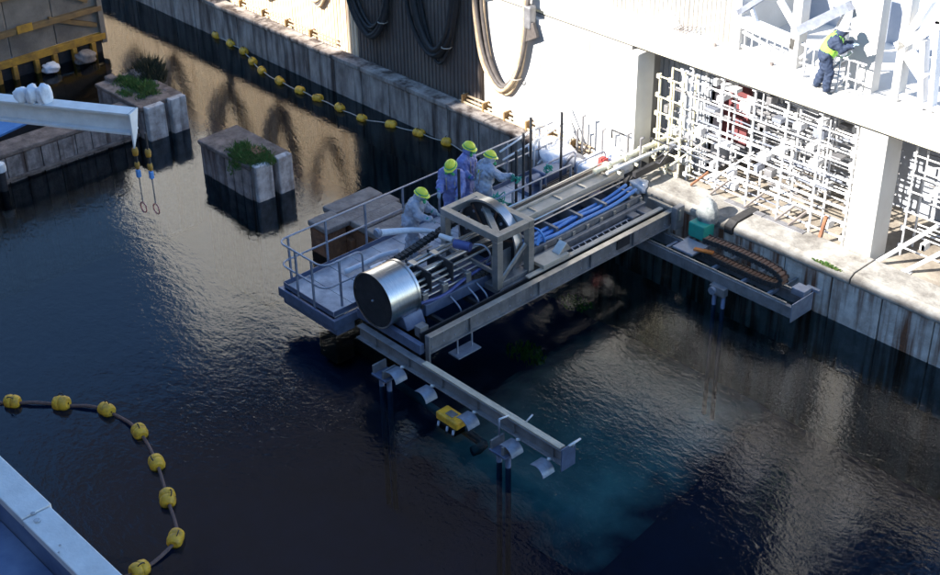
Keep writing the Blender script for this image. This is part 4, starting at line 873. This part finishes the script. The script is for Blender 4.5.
# ================================================================== RACKS IN THE OPEN BAYS
def rack(name, label, x0, x1, y, z0, z1, posts, levels, m, seed, boxes=0, depth=.5):
    rg_ = random.Random(seed); t = thing(name, label, 'rack', ((x0 + x1) / 2, y, z0))
    for k in range(posts):
        x = x0 + (x1 - x0) * k / (posts - 1)
        for yy in (y, y + depth):
            MB().tube([(x, yy, z0), (x, yy, z1)], .028, 7).build('post', m, t, smooth='auto')
    for k in range(levels):
        z = z0 + .25 + (z1 - z0 - .3) * k / (levels - 1) + rg_.uniform(-.04, .04)
        MB().tube([(x0 - .06, y - .05, z), (x1 + .06, y - .05, z)], .019, 7).build('rail', m, t, smooth='auto')
        MB().tube([(x0 - .06, y + depth + .05, z + .02), (x1 + .06, y + depth + .05, z + .02)], .019, 7).build('rail', m, t, smooth='auto')
    lv = [z0 + .25 + (z1 - z0 - .3) * k / (levels - 1) for k in range(levels)]
    for k in range(boxes):
        x = rg_.uniform(x0, x1 - .4); z = rg_.choice(lv[:-1]) + .03; w = rg_.uniform(.08, .30); hh = rg_.uniform(.05, .20); d = rg_.uniform(.15, .4)
        if rg_.random() < .40: MB().box((x, y + .02, z), (x + w, y + .02 + d, z + hh)).build('stored_box', rg_.choice(['white_paint', 'white_paint', 'white_paint', 'galvanised', 'steel_grey']), t, bevel=.01)
        else:
            L = rg_.uniform(.4, 1.4); x = rg_.uniform(x0, max(x0 + .01, x1 - L)); yy = y + rg_.uniform(0, depth)
            MB().tube([(x, yy, z + .03), (x + L, yy + rg_.uniform(-.05, .05), z + .03)], rg_.uniform(.015, .03), 6).build('stored_pipe', rg_.choice(['white_paint', 'white_paint', 'galvanised', 'steel_grey']), t, smooth='auto')
    for k in range(levels):
        for q in range(posts):
            x = x0 + (x1 - x0) * q / (posts - 1)
            MB().box((x - .05, y - .085, lv[k] - .05), (x + .05, y - .035, lv[k] + .05)).build('coupler', m, t)
    for k in range(0, posts * 2 - 2, 2):
        x = x0 + (x1 - x0) * (k + .5) / (posts * 2 - 2); za = rg_.choice(lv[:-2]); MB().tube([(x, y - .02, za), (x, y - .02, min(z1, za + rg_.uniform(.7, 1.6)))], .018, 6).build('stand_pipe', m, t, smooth='auto')
    for k in range(1):
        xa = x0 + (x1 - x0) * rg_.random() * .6
        MB().tube([(xa, y - .09, z0 + .3), (xa + 1.2, y - .09, z0 + 1.5)], .022, 6).build('brace', m, t, smooth='auto')
    return t
rack('pipe_rack', 'white pipe rack across the front of the open bay by the column', 1.55, 5.95, 1.05, 1.07, 4.10, 6, 9, 'white_paint', 5, 80)
rack('pipe_rack', 'second white rack standing deeper inside the open bay', 1.9, 5.9, 2.5, 1.07, 3.9, 6, 10, 'white_paint', 6, 80)
rack('pipe_rack', 'white shelving in the bay on the far side of the column', 7.0, 11.5, 1.7, 1.07, 4.0, 5, 7, 'white_paint', 8, 70)
rack('scaffold', 'cream scaffold standing beside the white wall corner', .75, 1.45, .85, 1.07, 3.7, 3, 6, 'cream_paint', 9, 14, .45)
for k, (x, y, lb_) in enumerate(((6.95, 1.0, 'white raking prop at the foot of the column'), (7.6, 1.2, 'longer white raking prop beyond the column foot'))):
    pr = thing('raking_prop', lb_, 'prop', (x, y, 1.07))
    MB().tube([(x - .1, y - .1, 1.1), (x + .9 + .3 * k, y + .5, 2.2 + .2 * k)], .05, 8).build('tube', 'white_paint', pr, smooth='auto')
    MB().box((x - .2, y - .2, 1.067), (x + .02, y + .02, 1.09)).build('foot', 'white_paint', pr)
MB_ = tag(MB().tube([(5.50, .80, 1.07), (5.55, .92, 1.75)], .05, 9).build('rusty_post', 'rust_block', None, smooth='auto'), 'rusty orange post leaning by the rack end', 'post')
tc = thing('trench_cover', 'pair of grey steel trench covers let into the pale ground', 'cover', (4.2, .7, 1.27))
for k in range(2):
    MB().box((3.0 + k * 1.1, .62, 1.265), (4.08 + k * 1.1, .80, 1.285)).build('plate', 'steel_grey', tc, bevel=.006)
for k, (x, y) in enumerate(((2.0, .80), (2.6, .78), (3.55, .84), (4.4, .84), (4.75, .85))):
    tag(MB().bar((x, y - .15, 1.30), (x + .22, y + .22, 1.60), .045, .045).build('wedge_strut', 'grey_timber' if k else 'rust_block'), ['rusty strut leaning on the rack foot nearest the scaffold', 'dark strut leaning on the rack foot beside the rusty one', 'dark strut leaning on the rack foot behind the black mat', 'dark strut on the rack foot behind the trench covers', 'dark strut on the rack foot nearest the rusty leaning post'][k], 'strut', 'struts along the rack foot')

# ================================================================== STEELWORK ABOVE THE HEADER BEAM
us = thing('upper_steelwork', 'sunlit white steel frame and braces above the header beam', 'steel frame', (4, 3, 4.7))
UY = 1.30; UZ = 4.70
cl = at(735, 40, y=UY).x
x = at(560, 30, y=UY).x
while x < cl:
    wall_panel(x, min(x + 1.0, cl), UZ, 6.6, UY, 'facade_white', us, .125, .05); x += 1.01
MB().box((x - 6, UY + .13, UZ), (cl, UY + 3.0, 6.55)).build('ribbed_room', 'facade_white', us)
MB().box((cl + .02, UY + 2.6, UZ), (16, UY + 2.75, 7.0)).build('back_wall', 'shade_wall', us)
def beam2(p, q, w, h_, nm, m='white_paint', y=UY):
    MB().bar(at(*p, y=y), at(*q, y=y), w, h_, (0, 1, 0)).build(nm, m, us)
for px_, w, top in ((739, .14, 6.7), (797, .22, 7.2), (866, .66, 13), (905, .16, 7.2)):
    xx = at(px_, 40, y=UY).x; MB().box((xx - w / 2, UY - .1, UZ + .003), (xx + w / 2, UY + .2, top)).build('column', 'facade_white', us)
beam2((740, 20), (797, 44), .24, .2, 'brace'); beam2((740, 30), (795, 62), .05, .06, 'tie_rod')
beam2((740, 12), (775, -10), .12, .2, 'brace', 'galvanised')
beam2((752, 8), (757, 24), .07, .08, 'post'); beam2((780, 0), (797, 30), .12, .1, 'brace')
beam2((800, 30), (850, 6), .20, .2, 'beam', 'galvanised', UY - .22); beam2((800, 34), (850, 8), .10, .2, 'beam', 'white_paint', UY + .3)
beam2((898, 46), (945, 22), .18, .2, 'brace'); beam2((905, 42), (932, 0), .14, .2, 'brace'); beam2((908, 52), (925, 78), .22, .2, 'brace'); beam2((925, 40), (922, 108), .12, .2, 'brace'); beam2((940, 20), (932, 110), .1, .2, 'post')
beam2((740, 45), (797, 70), .06, .06, 'rail'); beam2((898, 95), (945, 112), .12, .1, 'rail')
for k in range(9):       # stair treads
    a = at(819 + 4.4 * k, 90 - 8.2 * k, y=UY + .9)
    MB().box((a.x, UY + .5, a.z), (a.x + .26, UY + 1.15, a.z + .04)).build('tread', 'white_paint', us)
for dy in (.47, 1.18):
    MB().bar(at(815, 94, y=UY + dy), at(860, 10, y=UY + dy), .05, .16, (0, 1, 0)).build('stringer', 'white_paint', us)
    MB().tube([at(815, 68, y=UY + dy), at(860, -16, y=UY + dy)], .03, 7).build('handrail', 'white_paint', us)
for k in range(9):
    xx = cl + .22 + .2 * k; MB().tube([(xx, UY + .05, UZ), (xx, UY + .05, UZ + .55)], .018, 6).build('baluster', 'white_paint', us)
MB().tube([(cl + .1, UY + .05, UZ + .55), (cl + 2.0, UY + .05, UZ + .55)], .022, 6).build('handrail', 'white_paint', us)
for k in range(7):
    xx = at(800 + 9 * k, 95, y=.75).x; MB().tube([(xx, .75, 4.762), (xx, .75, 5.5)], .018, 6).build('edge_post', 'white_paint', us)
for zz in (5.1, 5.5): MB().tube([(at(796, 95, y=.75).x, .75, zz), (at(862, 100, y=.75).x, .75, zz)], .02, 6).build('edge_rail', 'white_paint', us)
for p, q in (((798, 78), (846, 38)), ((806, 92), (852, 52)), ((800, 58), (838, 30)), ((826, 96), (850, 74))):
    MB().bar(at(*p, y=.82), at(*q, y=.82), .05, .05, (0, 1, 0)).build('stair_rail', 'white_paint', us)
db = thing('debris_heap', 'broken sheet and rods lying on the header beam below the ribbed wall', 'debris', tuple(at(672, 28, z=UZ + .1)))
q = db.location
MB().prism([(q.x - .35, 1.12, 4.762), (q.x + .1, 1.12, 4.762), (q.x - .35, 1.2, 5.1)], (.02, .12, 0)).build('sheet', 'facade_white', db)
for k in range(5):
    MB().tube([(q.x + .05 + .09 * k, .98, 4.78), (q.x + .2 + .12 * k, 1.15, 4.9 + .03 * k)], .014, 5).build('rod', 'grey_timber', db)
for k, (px_, py_) in enumerate(((718, 44), (777, 62))):
    c = at(px_, py_, z=4.78); tag(MB().lathe((c.x, .9, 4.762), [(.05, 0), (.045, .06), (0, .07)], 'Z', 8).build('bolt_cap', 'grey_timber'), ['small grey bolt cap below the end of the ribbed wall', 'small grey bolt cap below the balusters'][k], 'bolt')

# ================================================================== PEOPLE
def person(loc, rz, lean, larm, rarm, suit, label, head=(0, 0), stride=.12, twist=0, legs=None, vest=False, helmet='helmet_yellow', z_head=0):
    """standing figure facing local +Y; arms given as (elbow, hand) points relative to the shoulder"""
    t = thing('person', label, 'person', loc); t.rotation_euler = (0, 0, rz)
    Lz = Matrix.Rotation(-lean, 3, 'X')
    pel = Vector((0, 0, .90))
    up_ = lambda v: pel + Lz @ (Matrix.Rotation(twist, 3, 'Z') @ Vector(v))
    b = MB()
    b.capsule(pel + Vector((-.06, 0, 0)), pel + Vector((.06, 0, 0)), .185, .185)
    b.capsule(pel, up_((0, 0, .26)), .19, .20)
    b.capsule(up_((-.09, 0, .36)), up_((.09, 0, .36)), .175, .175)
    b.capsule(up_((-.17, 0, .47)), up_((.17, 0, .47)), .105, .105)
    nk = up_((0, .01, .54)); hd = up_((0, .05, .69)) ; hd.z += z_head
    b.capsule(up_((0, 0, .47)), nk, .09, .075); b.capsule(nk, hd, .075, .115)
    hands = []
    for sx, arm in ((-1, larm), (1, rarm)):
        s0 = up_((sx * .19, 0, .47)); e = s0 + Vector((sx * arm[0][0], arm[0][1], arm[0][2])); w = e + Vector((sx * arm[1][0], arm[1][1], arm[1][2]))
        b.capsule(s0, e, .105, .085); b.capsule(e, w, .085, .058); hands.append((e, w))
    for sx in (-1, 1):
        hp = pel + Vector((sx * .09, 0, -.05)); kn = Vector((sx * .11, .05 + sx * stride * .6, .48)); an = Vector((sx * .12, sx * stride - .02, .10))
        b.capsule(hp, kn, .135, .105); b.capsule(kn, an, .10, .085)
        MB().capsule(an + Vector((0, -.05, -.045)), an + Vector((0, .15, -.055)), .055, .042).capsule(an, an + Vector((0, 0, .06)), .062, .075).build('boot', 'boot', t, smooth=True, local=True)
    body = b.build('body', suit, t, smooth=True, local=True)
    rm = body.modifiers.new('remesh', 'REMESH'); rm.mode = 'VOXEL'; rm.voxel_size = .02; rm.use_smooth_shade = True
    sm = body.modifiers.new('smooth', 'SMOOTH'); sm.iterations = 5; sm.factor = .6
    tx = bpy.data.textures.get('folds') or bpy.data.textures.new('folds', 'CLOUDS'); tx.noise_scale = .17; tx.noise_depth = 4
    dp = body.modifiers.new('folds', 'DISPLACE'); dp.texture = tx; dp.strength = .10 if not vest else .03; dp.mid_level = .5
    tx2 = bpy.data.textures.get('creases') or bpy.data.textures.new('creases', 'MUSGRAVE'); tx2.noise_scale = .07
    dp2 = body.modifiers.new('creases', 'DISPLACE'); dp2.texture = tx2; dp2.strength = .018; dp2.mid_level = .3
    for e, w in hands:
        d = (w - e).normalized(); sdv = d.cross(Vector((0, 0, 1))).normalized() if abs(d.z) < .95 else Vector((1, 0, 0)); nv = sdv.cross(d)
        m = MB().capsule(w - d * .02, w + d * .06, .036, .034)
        for k, ln in enumerate((.055, .07, .075, .065)):
            o = sdv * (.03 - .02 * k); m.capsule(w + d * .08 + o, w + d * (.08 + ln * .55) + o - nv * .008, .011, .010, 8); m.capsule(w + d * (.08 + ln * .55) + o - nv * .008, w + d * (.08 + ln * .95) + o - nv * .035, .010, .009, 8)
        m.capsule(w + d * .01 + sdv * .035, w + d * .05 + sdv * .065 - nv * .015, .013, .011, 8)
        m.build('glove', 'glove', t, smooth=True, local=True)
        MB().tube([w - d * .07, w - d * .03], .066, 12).build('cuff_tape', 'teal_tape' if not vest else 'navy_cloth', t, smooth='auto', local=True)
    if not vest:
        for sx in (-1, 1): MB().tube([up_((sx * .10, -.19, .10)), up_((sx * .10, -.20, .36)), up_((sx * .10, -.05, .575)), up_((sx * .10, .17, .42)), up_((sx * .10, .19, .12))], .014, 6).build('strap', 'rope_pale', t, smooth=True, local=True)
    H = Matrix.Rotation(head[0], 3, 'Z') @ Matrix.Rotation(-head[1], 3, 'X')
    hl = lambda v: hd + H @ (Vector(v) * .90)
    def headpart(mb, nm, m, par=t):
        mb.v = [tuple(hl(v)) for v in mb.v]; return mb.build(nm, m, par, smooth='auto', local=True)
    hm = MB().lathe((0, -.005, .035), [(.166, -.006), (.152, .006), (.139, .012), (.137, .05), (.122, .095), (.085, .128), (.04, .143), (0.0, .146)], 'Z', 24)
    hm.v = [(x, y * 1.12 + (.045 if y > .08 and z < .045 else 0), z) for x, y, z in hm.v]
    ho = headpart(hm, 'helmet', helmet)
    rid = MB()
    for k in (-.028, .028): rid.tube([(k, .13 * math.cos(a) * 1.1, .04 + .145 * math.sin(a)) for a in [i * math.pi / 10 for i in range(11)]], .012, 6)
    headpart(rid, 'helmet_ridge', helmet)
    if not vest:
        headpart(MB().tube([(.143 * math.cos(a), .16 * math.sin(a), .075) for a in [i * 6.283 / 20 for i in range(20)]], .014, 6, closed=True), 'helmet_band', 'helmet_green')
        mk = headpart(MB().capsule((0, .08, -.02), (0, .10, -.06), .075, .06), 'face_mask', 'mask_green')
        headpart(MB().capsule((-.035, .125, .0), (.035, .125, .0), .038, .038), 'visor', 'steel_dark')
        for sx in (-1, 1): headpart(MB().capsule((sx * .05, .13, -.085), (sx * .095, .15, -.10), .04, .04), 'filter', 'helmet_green')
        headpart(MB().tube([(.118 * math.cos(a), .118 * math.sin(a), -.05 - .02 * math.sin(a)) for a in [i * 6.283 / 20 for i in range(20)]], .016, 6, closed=True), 'mask_strap', 'mask_green')
    else:
        headpart(MB().capsule((0, .035, -.035), (0, .03, .03), .085, .09), 'face', 'skin')
        headpart(MB().capsule((0, .125, -.03), (0, .115, .0), .014, .012), 'nose', 'skin')
        vv = MB().capsule(up_((0, 0, .10)), up_((0, 0, .34)), .225, .22).capsule(up_((-.14, 0, .45)), up_((.14, 0, .45)), .135, .135)
        vo = vv.build('vest', 'vest_green', t, smooth=True, local=True)
        rm = vo.modifiers.new('remesh', 'REMESH'); rm.mode = 'VOXEL'; rm.voxel_size = .02; rm.use_smooth_shade = True
        vo.modifiers.new('smooth', 'SMOOTH').iterations = 4
    return t, up_
# arms: (elbow offset from shoulder, hand offset from elbow), x is outward
person((-.62, -5.75, DZ), R(-62), .30, ((.05, .12, -.22), (-.04, .22, -.08)), ((.05, .14, -.22), (-.05, .22, -.06)), 'suit_pale', 'worker in pale suit bending over the machine rods alone', head=(.1, .35))
person((-.98, -4.15, DZ), R(-150), .18, ((.06, .06, -.26), (-.03, .20, -.14)), ((.06, .10, -.25), (-.04, .22, -.10)), 'suit_blue', 'worker in deeper blue suit beside the lone black bar', head=(-.1, .45))
person((-1.33, -3.45, DZ), R(-75), .06, ((.05, .05, -.27), (-.02, .20, -.12)), ((.05, .06, -.27), (-.02, .21, -.10)), 'suit_blue', 'worker in blue suit standing against the outer railing', head=(.1, .3), z_head=.02)
p4, u4 = person((-.66, -3.52, DZ), R(-18), .16, ((.08, .08, -.25), (-.05, .20, -.14)), ((.16, .18, -.14), (.06, .26, -.02)), 'suit_pale', 'worker with yellow back stripe reaching to the black bars', head=(-.15, .35))
st_b = MB().bar(u4((0, -.185, .06)), u4((0, -.182, .40)), .035, .012, (1, 0, 0)).build('back_stripe', 'helmet_yellow', p4, local=True)
c = at(822, 90, z=4.762); person((c.x, c.y, 4.764), R(-60), .42, ((.06, .10, -.24), (.0, .24, .02)), ((.06, .14, -.20), (.0, .22, .12)), 'navy_cloth', 'person in bright green vest climbing the upper stair', head=(0, .1), vest=True, helmet='facade_white')[0].scale = (.88, .88, .88)
wd = thing('wrapped_nozzle', 'white wrapped nozzle held out beside the bending worker', 'nozzle', (-.35, -6.3, 1.75))
MB().tube(smooth_path([(-.55, -6.75, 1.92), (-.45, -6.45, 1.88), (-.2, -6.0, 1.84), (.1, -5.65, 1.78), (.35, -5.4, 1.72)]), .085, 12, r2=.04).build('wrap', 'white_sheet', wd, smooth='auto')
MB().lathe((-.56, -6.78, 1.925), [(0, -.02), (.09, -.02), (.115, .02), (.105, .08)], 'Y', 14).build('nozzle_end', 'galvanised', wd, smooth='auto')
